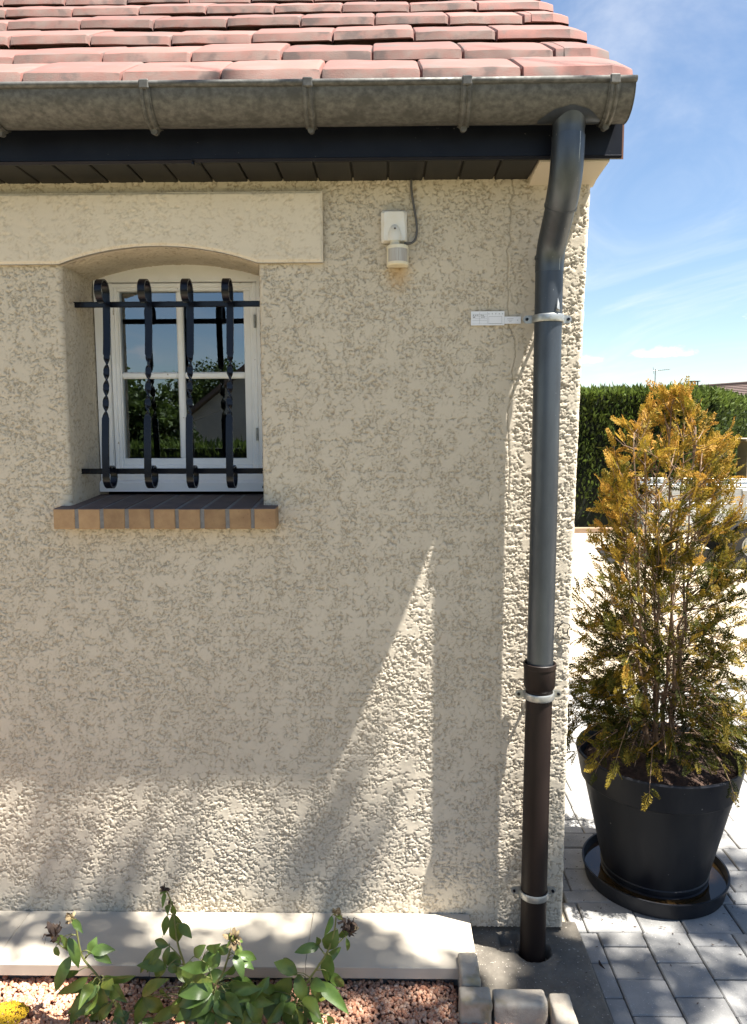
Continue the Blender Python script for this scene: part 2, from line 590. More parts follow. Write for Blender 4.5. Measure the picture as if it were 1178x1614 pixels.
_rp.color_ramp.elements[0].color = (0.022, 0.030, 0.005, 1)
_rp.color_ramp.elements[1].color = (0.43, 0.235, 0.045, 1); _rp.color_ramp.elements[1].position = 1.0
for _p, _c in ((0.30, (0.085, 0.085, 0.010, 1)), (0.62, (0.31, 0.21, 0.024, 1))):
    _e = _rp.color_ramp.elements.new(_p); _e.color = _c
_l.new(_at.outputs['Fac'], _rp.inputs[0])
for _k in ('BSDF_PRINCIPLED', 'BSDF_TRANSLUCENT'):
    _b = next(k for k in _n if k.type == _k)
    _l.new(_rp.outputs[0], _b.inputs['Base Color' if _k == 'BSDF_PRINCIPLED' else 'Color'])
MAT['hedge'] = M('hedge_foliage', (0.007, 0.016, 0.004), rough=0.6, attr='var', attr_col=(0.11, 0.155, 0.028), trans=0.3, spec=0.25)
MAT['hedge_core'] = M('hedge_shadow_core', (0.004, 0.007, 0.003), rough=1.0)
MAT['leaves'] = M('tree_leaves', (0.045, 0.085, 0.018), rough=0.5, attr='var', attr_col=(0.11, 0.15, 0.035), trans=0.35, spec=0.3)
MAT['peony0'] = M('dark_peony_leaf', (0.070, 0.128, 0.026), (0.10, 0.165, 0.036), scale=35, rough=0.38, trans=0.30, rand=0.15)
MAT['peony1'] = M('fresh_peony_leaf', (0.14, 0.195, 0.038), (0.105, 0.165, 0.034), scale=30, rough=0.4, trans=0.35, rand=0.15)
MAT['peony2'] = M('yellowing_peony_leaf', (0.20, 0.22, 0.035), (0.12, 0.17, 0.03), scale=40, rough=0.45, trans=0.35, rand=0.1)
MAT['stem'] = M('green_stem', (0.17, 0.18, 0.055), (0.12, 0.13, 0.04), scale=30, rough=0.5)
MAT['dead0'] = M('withered_brown_petals', (0.075, 0.048, 0.032), (0.035, 0.022, 0.018), scale=60, rough=0.85)
MAT['dead1'] = M('dry_tan_petals', (0.30, 0.23, 0.12), (0.16, 0.11, 0.06), scale=60, rough=0.85)
MAT['yellow'] = M('yellow_florets', (0.62, 0.40, 0.012), (0.50, 0.30, 0.01), scale=90, rough=0.8)
MAT['alu'] = M('trailer_aluminium', (0.55, 0.57, 0.58), (0.45, 0.47, 0.48), scale=3, rough=0.38, metal=0.6)
MAT['rubber'] = M('black_rubber', (0.012, 0.012, 0.012), rough=0.7)
MAT['timber'] = M('timber_edging', (0.30, 0.21, 0.14), (0.22, 0.15, 0.10), scale=12, rough=0.9, stretch=(0.2, 1, 1))
MAT['card'] = M('white_card', (0.74, 0.76, 0.80), rough=0.5)
MAT['ink'] = M('dark_ink', (0.12, 0.13, 0.16), rough=0.7)
MAT['cable'] = M('grey_cable', (0.09, 0.085, 0.08), rough=0.5)
MAT['wire'] = M('black_wire', (0.012, 0.011, 0.010), rough=0.5)


def glass_material(name, ior, tint):
    m, n, l, p, out = mat_new(name)
    n.remove(p)
    fr = n.new('ShaderNodeFresnel'); fr.inputs['IOR'].default_value = ior
    gl = n.new('ShaderNodeBsdfGlossy'); gl.inputs['Roughness'].default_value = 0.0; gl.inputs['Color'].default_value = (0.78, 0.89, 1.0, 1)
    tr = n.new('ShaderNodeBsdfTransparent'); tr.inputs['Color'].default_value = tint
    mx = n.new('ShaderNodeMixShader')
    l.new(fr.outputs[0], mx.inputs[0]); l.new(tr.outputs[0], mx.inputs[1]); l.new(gl.outputs[0], mx.inputs[2])
    l.new(mx.outputs[0], out.inputs['Surface'])
    return m


MAT['glass'] = glass_material('double_glazing', 2.8, (0.7, 0.74, 0.73, 1))


def water_material():
    m, n, l, p, out = mat_new('murky_water')
    p.inputs['Base Color'].default_value = (0.030, 0.018, 0.007, 1)
    p.inputs['Roughness'].default_value = 0.03
    p.inputs['IOR'].default_value = 1.33
    p.inputs['Specular IOR Level'].default_value = 0.9
    return m


MAT['water'] = water_material()

# ------------------------------------------------------------------ the setting: ground sheets
def sheet(name, x0, x1, y0, y1, z, mat, kind='structure', parent=None):
    o = MB().poly([(x0, y0, z), (x1, y0, z), (x1, y1, z), (x0, y1, z)]).build(name, MAT[mat], parent)
    if kind:
        tag(o, kind=kind)
    return o


sheet('ground', -300, 300, -300, 300, -0.10, 'lawn')
tag(sheet('lawn', -14.0, 24.0, -16.0, -2.4, -0.018, 'lawn'), 'garden lawn in front of the house')
tag(sheet('forecourt', -9.0, 24.0, -2.4, 10.7, -0.016, 'fore'), 'pale sunlit gravel forecourt around the house')
tag(sheet('gravel_bed', -4.0, -0.10, -1.0, -0.20, 0.012, 'bed'), 'pink gravel bed at the foot of the wall')

# paving: each block a piece of its own
paving = thing('paving', (0.06, -0.6, -0.012), 'grey concrete block paving beside the house corner', None)
tag(paving, kind='structure')
link('sand_joints', MB().poly([(0.04, -1.6, -0.013), (2.6, -1.6, -0.013), (2.6, 2.72, -0.013), (0.04, 2.72, -0.013)]).mesh('sand_joints'), MAT['sand'], paving)
PAVER_MESH = {}


def paver(x0, x1, y0, y1):
    gap = 0.0022
    w, d = round(x1 - x0 - 2 * gap, 4), round(y1 - y0 - 2 * gap, 4)
    key = (w, d)
    if key not in PAVER_MESH:
        me = MB().box(-w / 2, w / 2, -d / 2, d / 2, -0.06, 0.0, 0.0035).mesh('paver')
        me.materials.append(MAT['paver'])
        PAVER_MESH[key] = me
    place('paver', PAVER_MESH[key], ((x0 + x1) / 2, (y0 + y1) / 2, random.uniform(-0.002, 0.002)), paving,
          (random.gauss(0, 0.003), random.gauss(0, 0.003), random.gauss(0, 0.002)))


cols = [0.064, 0.128]
while cols[-1] < 2.2:
    cols.append(cols[-1] + 0.152)
phase = [0.047, -0.023, -0.10, -0.02, 0.047, -0.07, -0.02, -0.11, 0.0, -0.06, 0.047, -0.02, -0.1, 0.0, -0.05, 0.0]
for i in range(len(cols) - 1):
    y = 0.047
    nxt = phase[i % len(phase)]
    if nxt < 0.03:
        paver(cols[i], cols[i + 1], nxt, y); y = nxt
    while y > -1.2:
        ln = random.choice([0.152, 0.152, 0.228]) if y < -0.34 else 0.152
        paver(cols[i], cols[i + 1], y - ln, y); y -= ln
ys = [0.047, 0.21, 0.281, 0.423, 0.576]
while ys[-1] < 2.6:
    ys.append(ys[-1] + random.choice([0.152, 0.152, 0.114]))
for j in range(len(ys) - 1):
    x = 0.062 + (0.0 if j % 2 else 0.035)
    first = True
    while x < 1.25 + 0.38 * ys[j + 1]:
        ln = random.choice([0.152, 0.19, 0.228])
        if first and j % 2 == 0:
            paver(0.045, x, ys[j], ys[j + 1])
        paver(x, x + ln, ys[j], ys[j + 1])
        x += ln
        first = False

# concrete pad round the foot of the downpipe
nx, ny = 130, 170
gx, gy = np.meshgrid(np.linspace(-0.335, 0.10, nx), np.linspace(-0.52, 0.06, ny), indexing='ij')
right = 0.062 + 0.0 * gy
px = -0.335 + (gx + 0.335) / 0.435 * (right + 0.012 * fbm(gy, gy * 0, 6, 3, seed=3) + 0.335)
pz = 0.028 + 0.006 * fbm(px, gy, 7, 4, seed=8) + 0.0022 * fbm(px, gy, 70, 3, seed=9)
rr = np.hypot(px + 0.116, gy + 0.085) + 0.006 * fbm(px, gy, 30, 2, seed=2)
pz -= 0.075 * sstep(0.058, 0.046, rr)
pz -= 0.030 * sstep(0.025, 0.012, np.maximum(abs(px + 0.185) - 0.012, abs(gy + 0.035) - 0.012))
edge = np.minimum(right + 0.012 - px, gy + 0.52)
pz -= 0.045 * sstep(0.02, 0.0, edge)
pz -= 0.055 * sstep(-0.375, -0.40, gy)
tag(link('concrete_pad', np_mesh('concrete_pad', np.stack([px, gy, pz], -1).reshape(-1, 3), grid_faces(nx, ny)), MAT['concrete'], None, True),
    'rough grey concrete pad around the foot of the downpipe', kind='structure')

# cream slabs along the foot of the wall
ledge = thing('slab_ledge', (-1.3, -0.13, 0.03), 'row of smooth cream stone slabs along the foot of the wall', None)
tag(ledge, kind='structure')
link('ledge_base', MB().box(-4.0, -0.345, -0.225, -0.006, -0.02, 0.0575).mesh('ledge_base'), MAT['mortar'], ledge)
for x0, x1, t in ((-0.8395, -0.316, 0.0006), (-1.315, -0.8405, -0.0003), (-1.80, -1.316, 0.0005), (-2.30, -1.801, 0.0), (-2.80, -2.303, 0.001), (-3.3, -2.803, 0)):
    link('slab', MB().box(x0, x1, -0.262 + t, -0.001, 0.059, 0.0955 + t * 0.5, 0.0015).mesh('slab'), MAT['slab'], ledge)

# tumbled edging blocks
EB = [(-0.374, -0.316, -0.335, -0.215, 0.118, 'cream edging block standing against the slab end, farthest back of four'),
      (-0.383, -0.292, -0.402, -0.337, 0.100, 'square mossy edging block at the corner of the gravel bed'),
      (-0.285, -0.133, -0.402, -0.335, 0.092, 'longest edging block, lying in front of the downpipe'),
      (-0.124, -0.062, -0.53, -0.345, 0.088, 'edging block nearest the paving, pointing toward the viewer')]
for x0, x1, y0, y1, zt, lb in EB:
    n = 14
    lo, hi = np.array([x0, y0, -0.02]), np.array([x1, y1, zt])
    # rounded block from a subdivided cube
    import bmesh
    bm = bmesh.new()
    bmesh.ops.create_cube(bm, size=2.0)
    bmesh.ops.subdivide_edges(bm, edges=bm.edges[:], cuts=9, use_grid_fill=True)
    half = Vector((hi - lo) / 2)
    mid = Vector((hi + lo) / 2)
    r = 0.0085
    for v in bm.verts:
        p = Vector((math.copysign(abs(v.co.x) ** 0.55, v.co.x) * half.x, math.copysign(abs(v.co.y) ** 0.55, v.co.y) * half.y, math.copysign(abs(v.co.z) ** 0.55, v.co.z) * half.z))
        q = Vector((max(-half.x + r, min(half.x - r, p.x)), max(-half.y + r, min(half.y - r, p.y)), max(-half.z + r, min(half.z - r, p.z))))
        d = p - q
        if d.length > 1e-6:
            p = q + d.normalized() * min(d.length, r)
        w = p + mid
        nz = float(fbm(np.array(w.x * 1.0 + w.z), np.array(w.y - w.z * 0.7), 45, 3, seed=4))
        v.co = w + (d.normalized() if d.length > 1e-6 else Vector((0, 0, 0))) * 0.0032 * nz
    me = bpy.data.meshes.new('edging_block')
    bm.to_mesh(me); bm.free()
    tag(link('edging_block', me, MAT['edging'], None, True), lb, 'edging block', 'concrete edging blocks')

# pink gravel: uncountable chips
def ico():
    import bmesh
    bm = bmesh.new()
    bmesh.ops.create_icosphere(bm, subdivisions=1, radius=1.0)
    V = np.array([v.co[:] for v in bm.verts]); F = np.array([[v.index for v in f.verts] for f in bm.faces])
    bm.free()
    return V, F


def rand_rot(n, g):
    q = g.normal(size=(n, 4)); q /= np.linalg.norm(q, axis=1)[:, None]
    w, x, y, z = q.T
    return np.stack([1 - 2 * (y * y + z * z), 2 * (x * y - z * w), 2 * (x * z + y * w), 2 * (x * y + z * w), 1 - 2 * (x * x + z * z), 2 * (y * z - x * w),
                     2 * (x * z - y * w), 2 * (y * z + x * w), 1 - 2 * (x * x + y * y)], -1).reshape(n, 3, 3)


def chips(n, x0, x1, y0, y1, z, smin, smax, flat=0.6, zjit=0.006):
    V, F = ico()
    P = np.stack([rng.uniform(x0, x1, n), rng.uniform(y0, y1, n), z + rng.uniform(-zjit * 0.3, zjit, n)], -1)
    P[:, 2] += 0.006 * fbm(P[:, 0], P[:, 1], 8, 3, seed=12)
    S = rng.uniform(smin, smax, (n, 1, 1)) * np.array([1, 0.8, flat]) * rng.uniform(0.75, 1.3, (n, 1, 3))
    W = V[None] * (1 + rng.uniform(-0.32, 0.32, (n, len(V), 1))) * S
    W = np.einsum('nij,nvj->nvi', rand_rot(n, rng), W) + P[:, None]
    FF = F[None] + (np.arange(n) * len(V))[:, None, None]
    var = np.repeat(np.clip(rng.normal(0.35, 0.4, n), -0.2, 1), len(V))
    return W.reshape(-1, 3), FF.reshape(-1, 3), var


V, F, var = chips(11500, -2.1, -0.385, -0.56, -0.235, 0.026, 0.0042, 0.0095)
V2, F2, var2 = chips(900, -0.385, -0.125, -0.62, -0.40, 0.026, 0.005, 0.0095)
V, F, var = np.concatenate([V, V2]), np.concatenate([F, F2 + len(V)]), np.concatenate([var, var2])
tag(link('gravel_chips', np_mesh('gravel_chips', V, F, {'var': np.clip(var, 0, 1)}), MAT['stone']), 'loose pink marble chips filling the flower bed', 'gravel', kind='stuff')

# ------------------------------------------------------------------ the house
house = thing('house', (0, 0, 0), 'cream rendered house corner with red tiled eave and small barred window', 'house')

XL, XR = -1.595, -0.983            # window opening
ZB, ZT = 1.44, 2.30


def segs(bounds, step):
    out = [bounds[0]]
    for a, b in zip(bounds[:-1], bounds[1:]):
        k = max(2, int(round((b - a) / step)))
        out += list(np.linspace(a, b, k + 1)[1:])
    return np.array(out)


CRACK = [(2.47, -.212), (2.451, -.211), (2.425, -.205), (2.393, -.219), (2.369, -.213), (2.312, -.216), (2.28, -.212), (2.256, -.223), (2.216, -.217), (2.171, -.22), (2.127, -.215),
         (2.088, -.218), (2.03, -.212), (1.99, -.195), (1.938, -.193), (1.892, -.202), (1.839, -.195), (1.767, -.213), (1.71, -.211), (1.603, -.205), (1.503, -.207), (1.388, -.207), (1.2, -.21)]


def render_relief(x, z, depth=0.0040, cover=0.06):
    """crushed rough-cast: flat smeared plateaus with ragged pits between"""
    big = fbm(x, z, 2.6, 2, seed=40)
    na = fbm(x * 1.1, z * 0.95, 15.0, 3, 0.60, seed=20)
    nf = fbm(x, z, 105.0, 2, 0.6, seed=30)
    ng = fbm(z + 3.1, x, 60.0, 2, 0.6, seed=33)
    nw = fbm(x, z, 30.0, 2, 0.55, seed=50)
    zone = na + 0.30 * big
    n3 = fbm(x + 9.0, z, 100.0, 2, seed=36)
    n4 = fbm(x - 5.0, z + 2.0, 48.0, 3, 0.65, seed=38)
    wx, wz = x + 0.0062 * nf + 0.0095 * ng, z + 0.0062 * n3 + 0.0085 * n4
    e1, h1 = worley(wx, wz * 0.9, 0.021, 1)
    e2, h2 = worley(wx + 0.7, wz, 0.0115, 2)
    rough = sstep(cover - 0.30, cover + 0.22, zone)             # 0 on the smeared plateaus, 1 in the open grain
    c1 = sstep(0.17 + 0.16 * n4, 0.02 + 0.10 * n4, e1) * sstep(cover - 0.70, cover - 0.10, zone + 0.75 * nw) * (0.2 + 0.8 * sstep(-0.30, 0.10, n3 + 0.6 * ng))
    c2 = sstep(0.26 + 0.2 * n3, 0.08 + 0.1 * n3, e2) * rough * sstep(-0.15, 0.30, ng)
    worm = sstep(0.085, 0.02, abs(n4)) * sstep(cover - 0.45, cover + 0.05, zone) * sstep(-0.2, 0.2, nf)
    hole = sstep(0.52, 0.80, nf) * (0.10 + 0.90 * rough)
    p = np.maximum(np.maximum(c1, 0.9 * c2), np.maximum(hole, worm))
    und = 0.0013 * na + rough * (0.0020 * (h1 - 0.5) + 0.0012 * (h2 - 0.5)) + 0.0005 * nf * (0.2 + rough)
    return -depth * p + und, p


xs = segs([-2.0, XL, XR, 0.0], 0.0026)
zs = segs([0.05, ZB, ZT, 2.48], 0.0026)
X, Z = np.meshgrid(xs, zs, indexing='ij')
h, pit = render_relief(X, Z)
cz = np.array(CRACK)[::-1]
cxp = np.interp(Z, cz[:, 0], cz[:, 1]) + 0.003 * fbm(Z, Z * 0, 60, 3, seed=77)
cw = np.where((Z > 1.2) & (Z < 2.47), 1.0, 0.0) * sstep(1.25, 1.7, Z)
crack = sstep(0.0024, 0.0008, abs(X - cxp)) * cw
band = sstep(0.03, 0.008, abs(X - cxp)) * cw * sstep(-0.2, 0.3, fbm(X, Z, 9, 2, seed=70))
h = h * (1 - 0.45 * band)              # smoothed repair beside the crack
pit = pit * (1 - 0.45 * band)
h = h - 0.0035 * crack
pit = np.maximum(pit, 0.8 * crack)
Yw = -h
# rounded arrises at the opening and the house corner
rd = 0.014
inz = (Z > ZB - 0.02) & (Z < ZT)
for edge_d in (np.where((X <= XL + 1e-6) & inz, XL - X, 9), np.where((X >= XR - 1e-6) & inz, X - XR, 9), 0.0 - X):
    dd = np.clip(rd - edge_d, 0, rd)
    Yw = Yw + (rd - np.sqrt(np.maximum(rd * rd - dd * dd, 0)))
Xw = X + 0.03 * sstep(-0.25, 0.0, X) * (Z / 2.45) ** 2.5 + 0.003 * sstep(-0.03, 0, X) * fbm(X * 0, Z, 25, 4, seed=61)
F = grid_faces(len(xs), len(zs))
cxm, czm = X.ravel()[F].mean(1), Z.ravel()[F].mean(1)
keep = ~((cxm > XL) & (cxm < XR) & (czm > ZB) & (czm < ZT))
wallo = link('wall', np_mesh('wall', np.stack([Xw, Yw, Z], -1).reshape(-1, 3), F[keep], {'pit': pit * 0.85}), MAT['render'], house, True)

# gable side of the wall, and the wall running on to the left
ys_ = np.linspace(rd, 7.0, 300); zs_ = np.linspace(0, 2.5, 180)
Yg, Zg = np.meshgrid(ys_, zs_, indexing='ij')
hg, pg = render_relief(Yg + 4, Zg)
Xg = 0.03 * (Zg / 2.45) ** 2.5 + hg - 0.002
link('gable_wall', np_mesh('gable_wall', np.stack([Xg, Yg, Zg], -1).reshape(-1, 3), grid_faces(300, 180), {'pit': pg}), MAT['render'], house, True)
link('gable_top', MB().poly([(0.028, 0.0, 2.49), (0.028, 7.0, 2.49), (0.028, 3.5, 4.85)]).mesh('gable_top'), MAT['far_render'], house)
xs_ = np.linspace(-6.0, -2.0, 200)
Xs, Zs = np.meshgrid(xs_, zs_, indexing='ij')
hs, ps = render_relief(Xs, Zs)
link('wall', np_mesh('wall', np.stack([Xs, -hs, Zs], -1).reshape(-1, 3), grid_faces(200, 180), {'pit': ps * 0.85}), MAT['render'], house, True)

# lintel panel, proud of the wall, with a segmental arch cut
ACX, CH, RISE = (XL + XR) / 2, (XR - XL) / 2, 0.052
AR = (CH * CH + RISE * RISE) / (2 * RISE)


def arch(x):
    d = np.clip(AR * AR - (x - ACX) ** 2, 0, None)
    return np.where(abs(x - ACX) < CH, 2.222 + np.sqrt(d) - (AR - RISE), 2.222)


lx = segs([-1.796, XL, XR, -0.782], 0.0035)
lt = np.linspace(0, 1, 62)
LX, LT = np.meshgrid(lx, lt, indexing='ij')
LB = arch(LX)
LZ = LB + (2.431 - LB) * LT
lh, lp = render_relief(LX + 7, LZ, depth=0.0017, cover=0.16)
ed = np.minimum(np.minimum(LX + 1.796, -0.782 - LX), np.minimum(LZ - LB, 2.431 - LZ))
LYY = -0.022 - lh + 0.006 * sstep(0.008, 0.0, ed) + 0.0005 * fbm(LX, LZ, 40, 3)
nl, nt_ = len(lx), len(lt)
Vl = np.stack([LX, LYY, LZ], -1).reshape(-1, 3)
Fl = grid_faces(nl, nt_)
ring = [i * nt_ for i in range(nl)] + [(nl - 1) * nt_ + j for j in range(1, nt_)] + [i * nt_ + nt_ - 1 for i in range(nl - 2, -1, -1)] + [j for j in range(nt_ - 2, 0, -1)]
back = Vl[ring].copy(); back[:, 1] = 0.012
nb = len(Vl)
k = len(ring)
Fr = np.array([[ring[i], ring[(i + 1) % k], nb + (i + 1) % k, nb + i] for i in range(k)])
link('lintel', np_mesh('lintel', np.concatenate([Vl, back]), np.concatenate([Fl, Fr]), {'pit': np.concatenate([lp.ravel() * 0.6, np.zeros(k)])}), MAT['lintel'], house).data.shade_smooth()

# reveals of the opening
ry = np.linspace(0.012, 0.33, 90)
rz = np.linspace(1.45, 2.30, 240)
RY, RZ = np.meshgrid(ry, rz, indexing='ij')
for xx, sg in ((XL, 1), (XR, -1)):
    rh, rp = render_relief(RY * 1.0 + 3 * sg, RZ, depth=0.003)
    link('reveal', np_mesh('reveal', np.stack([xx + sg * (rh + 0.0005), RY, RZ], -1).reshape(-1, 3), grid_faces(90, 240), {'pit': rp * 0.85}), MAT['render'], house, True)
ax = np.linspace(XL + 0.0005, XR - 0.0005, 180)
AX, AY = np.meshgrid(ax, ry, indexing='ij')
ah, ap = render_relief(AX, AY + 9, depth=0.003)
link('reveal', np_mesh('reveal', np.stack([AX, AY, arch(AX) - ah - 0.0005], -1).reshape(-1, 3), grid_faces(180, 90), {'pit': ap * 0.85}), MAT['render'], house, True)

# brick sill: bricks on edge, sloping outward
sill = place('window_sill', MB().box(-1.626, -0.938, -0.0568, 0.26, -0.0625, -0.0022).mesh('window_sill'), (0, 0, 0), house)
ORG[sill.name] = Vector((0, 0, 0))
sill.data.materials.append(MAT['mortar'])
SLOPE = 0.06
for v in sill.data.vertices:
    v.co.z += 1.473 + (v.co.y + 0.06) * SLOPE
    v.co.x += 0.0
bw = (0.696 - 8 * 0.012) / 9
bme = MB().box(-bw / 2, bw / 2, -0.06, 0.255, -0.064, 0.0, 0.002).mesh('brick')
for v in bme.vertices:
    v.co.z += (v.co.y + 0.06) * SLOPE
bme.materials.append(MAT['brick']); bme.materials.append(MAT['brick_top'])
for p in bme.polygons:
    if p.normal.z > 0.6:
        p.material_index = 1
for i in range(9):
    place('brick', bme, (-1.63 + bw / 2 + i * (bw + 0.012), random.uniform(-0.0015, 0.0015), 1.473 + random.uniform(-0.001, 0.001)), sill, (0, random.gauss(0, 0.004), random.gauss(0, 0.004)))

# ---- window
win = place('window', MB().mesh('window'), (0, 0, 0), house)
# outer frame with arched head, built as one piece
fm = MB()
fy0, fy1 = 0.250, 0.32
n = 24
inner_l, inner_r, inner_b, inner_t = -1.545, -1.033, 1.566, 2.218
pts_o = [(XL + 0.004, 1.541)] + [(x, float(arch(np.array(x))) + 0.004) for x in np.linspace(XL + 0.004, XR - 0.004, n)] + [(XR - 0.004, 1.541)]
for j in range(len(pts_o) - 1):
    (x0, z0), (x1, z1) = pts_o[j], pts_o[j + 1]

    def clampi(x, z):
        return (min(max(x, inner_l), inner_r), min(max(z, inner_b), inner_t))
    a, b = clampi(x0, z0), clampi(x1, z1)
    fm.poly([(x0, fy0, z0), (x1, fy0, z1), (b[0], fy0, b[1]), (a[0], fy0, a[1])])
    fm.poly([(a[0], fy0, a[1]), (b[0], fy0, b[1]), (b[0], fy1, b[1]), (a[0], fy1, a[1])])
fm.poly([(XL + 0.004, fy0, 1.541), (XR - 0.004, fy0, 1.541), (inner_r, fy0, inner_b), (inner_l, fy0, inner_b)])
fm.poly([(inner_l, fy0, inner_b), (inner_r, fy0, inner_b), (inner_r, fy1, inner_b), (inner_l, fy1, inner_b)])
win.data = fm.mesh('window'); win.data.materials.append(MAT['white'])
ORG[win.name] = Vector((0, 0, 0))
# sill rail with drip edge
MB().extrude_x([(0.236, 1.502), (0.32, 1.502), (0.32, 1.5405), (0.249, 1.5405), (0.236, 1.532)], XL + 0.002, XR - 0.002).build('bottom_rail', MAT['white'], win)
MB().tube([(-1.019, 0.2335, 1.517), (-1.019, 0.240, 1.517)], 0.0042, 12).build('drain_hole', MAT['wire'], win)
# sash: stepped profile
sash = MB()


def ring_frame(mb, l, r, b, t, w, y0, y1, bev=0.003):
    mb.box(l, l + w, y0, y1, b, t, bev)
    mb.box(r - w, r, y0, y1, b, t, bev)
    mb.box(l + w - 0.001, r - w + 0.001, y0 + 0.0004, y1, t - w, t - 0.0004, bev)
    mb.box(l + w - 0.001, r - w + 0.001, y0 + 0.0004, y1, b + 0.0004, b + w, bev)


ring_frame(sash, -1.543, -1.035, 1.568, 2.216, 0.014, 0.262, 0.31)
ring_frame(sash, -1.531, -1.047, 1.580, 2.204, 0.013, 0.270, 0.31)
ring_frame(sash, -1.5265, -1.0695, 1.6075, 2.1995, 0.0, 0.28, 0.30) if False else None
sash.box(-1.5185, -1.5185 + 0.004, 0.279, 0.31, 1.593, 2.191)
sash.box(-1.0825, -1.0595, 0.276, 0.31, 1.593, 2.191, 0.002)
sash.box(-1.5185, -1.06, 0.2765, 0.31, 1.592, 1.616, 0.002)
sash.build('sash', MAT['white'], win)
gb = MB()
gb.box(-1.318, -1.295, 0.280, 0.305, 1.6145, 2.1915, 0.005)
gb.build('glazing_bar', MAT['white'], win)
MB().box(-1.5145, -1.319, 0.2815, 0.305, 1.894, 1.916, 0.005).build('glazing_bar', MAT['white'], win)
MB().box(-1.294, -1.0825, 0.2815, 0.305, 1.894, 1.916, 0.005).build('glazing_bar', MAT['white'], win)
for x0, x1 in ((-1.514, -1.319), (-1.294, -1.083)):
    for z0, z1 in ((1.617, 1.893), (1.917, 2.190)):
        MB().poly([(x0, 0.294, z0), (x1, 0.294, z0), (x1, 0.294, z1), (x0, 0.294, z1)]).build('pane', MAT['glass'], win)
for z in (1.70, 2.085):
    MB().tube([(-1.041, 0.257, z - 0.022), (-1.041, 0.257, z + 0.022)], 0.0045, 10).build('hinge', MAT['galv'], win)
rm = MB()
rm.box(-1.9, -0.7, 0.34, 2.4, 1.0, 2.40)
rmo = rm.build('room', MAT['room'], house)
bmx = rmo.data
# open the room toward the window
keepf = [p for p in bmx.polygons if not (abs(p.center.y - 0.34) < 1e-3)]
vv = [v.co.copy() for v in bmx.vertices]
nm = bpy.data.meshes.new('room'); nm.from_pydata(vv, [], [tuple(p.vertices) for p in keepf]); nm.materials.append(MAT['room'])
rmo.data = nm

# ---- eave: soffit boards, fascia, corbel, bargeboard
x = -0.160
soff = place('soffit', MB().box(-6.0, -0.161, -0.165, 0.02, 2.474, 2.49).mesh('soffit'), (0, 0, 0), house)
ORG[soff.name] = Vector((0, 0, 0)); soff.data.materials.append(MAT['soffit'])
sme = MB().box(-0.0505, 0.0505, -0.166, 0.01, 2.465, 2.4735, 0.0025).mesh('soffit_board'); sme.materials.append(MAT['soffit'])
k = 0
while x > -3.4:
    place('soffit_board', sme, (x - 0.053, 0, random.uniform(-0.0006, 0.0006)), soff)
    x -= 0.106
fa = MB().extrude_x([(-0.170, 2.466), (-0.176, 2.472), (-0.173, 2.474), (-0.173, 2.64), (-0.160, 2.64), (-0.160, 2.466)], -1.132, 0.066).build('fascia', MAT['navy'], house)
MB().extrude_x([(-0.168, 2.464), (-0.174, 2.470), (-0.1705, 2.473), (-0.1705, 2.638), (-0.161, 2.638), (-0.161, 2.464)], -6.0, -1.1325).build('fascia', MAT['navy'], house)
MB().box(-1.137, -1.1315, -0.1775, -0.165, 2.458, 2.464).build('fascia_clip', MAT['navy'], house)
# plaster corbel under the verge
nc = 24
cp = [(0.02, 2.445), (0.0, 2.447)] + [(-0.158 * t, 2.449 + 0.013 * (t ** 0.6)) for t in np.linspace(0.12, 1, nc)] + [(-0.158, 2.60), (0.02, 2.60)]
cb = MB().extrude_x(cp, -0.158, 0.037)
cb.build('corbel', MAT['render'], house, True, 30)
TANP = 0.1825 / 0.27
# bargeboard up the verge
nb_ = MB()
for xx in (0.0665, 0.0745):
    nb_.v += [(xx, -0.160, 2.466), (xx, 3.5, 2.466 + 3.66 * TANP), (xx, 3.5, 2.66 + 3.66 * TANP), (xx, -0.160, 2.66)]
nb_.f = [(0, 1, 2, 3), (4, 7, 6, 5), (0, 4, 5, 1), (1, 5, 6, 2), (2, 6, 7, 3), (3, 7, 4, 0)]
nb_.build('bargeboard', MAT['brown_wood'], house)

# ---- roof: deck with separate tiles
Y1, Z1, DY, DZ = -0.045, 2.776, 0.27, 0.1825
deck = MB()
for zt in (-0.055, -0.075):
    deck.v += [(-6, -0.26, Z1 + zt - 0.215 * TANP), (0.055, -0.26, Z1 + zt - 0.215 * TANP), (0.055, 3.5, Z1 + zt + (3.5 - Y1) * TANP), (-6, 3.5, Z1 + zt + (3.5 - Y1) * TANP)]
deck.f = [(0, 1, 2, 3), (4, 7, 6, 5), (0, 4, 5, 1), (1, 5, 6, 2), (2, 6, 7, 3), (3, 7, 4, 0)]
roof = deck.build('roof', MAT['tile_dark'], house)
PITCH = math.atan(TANP)
TW, TL = 0.265, 0.40


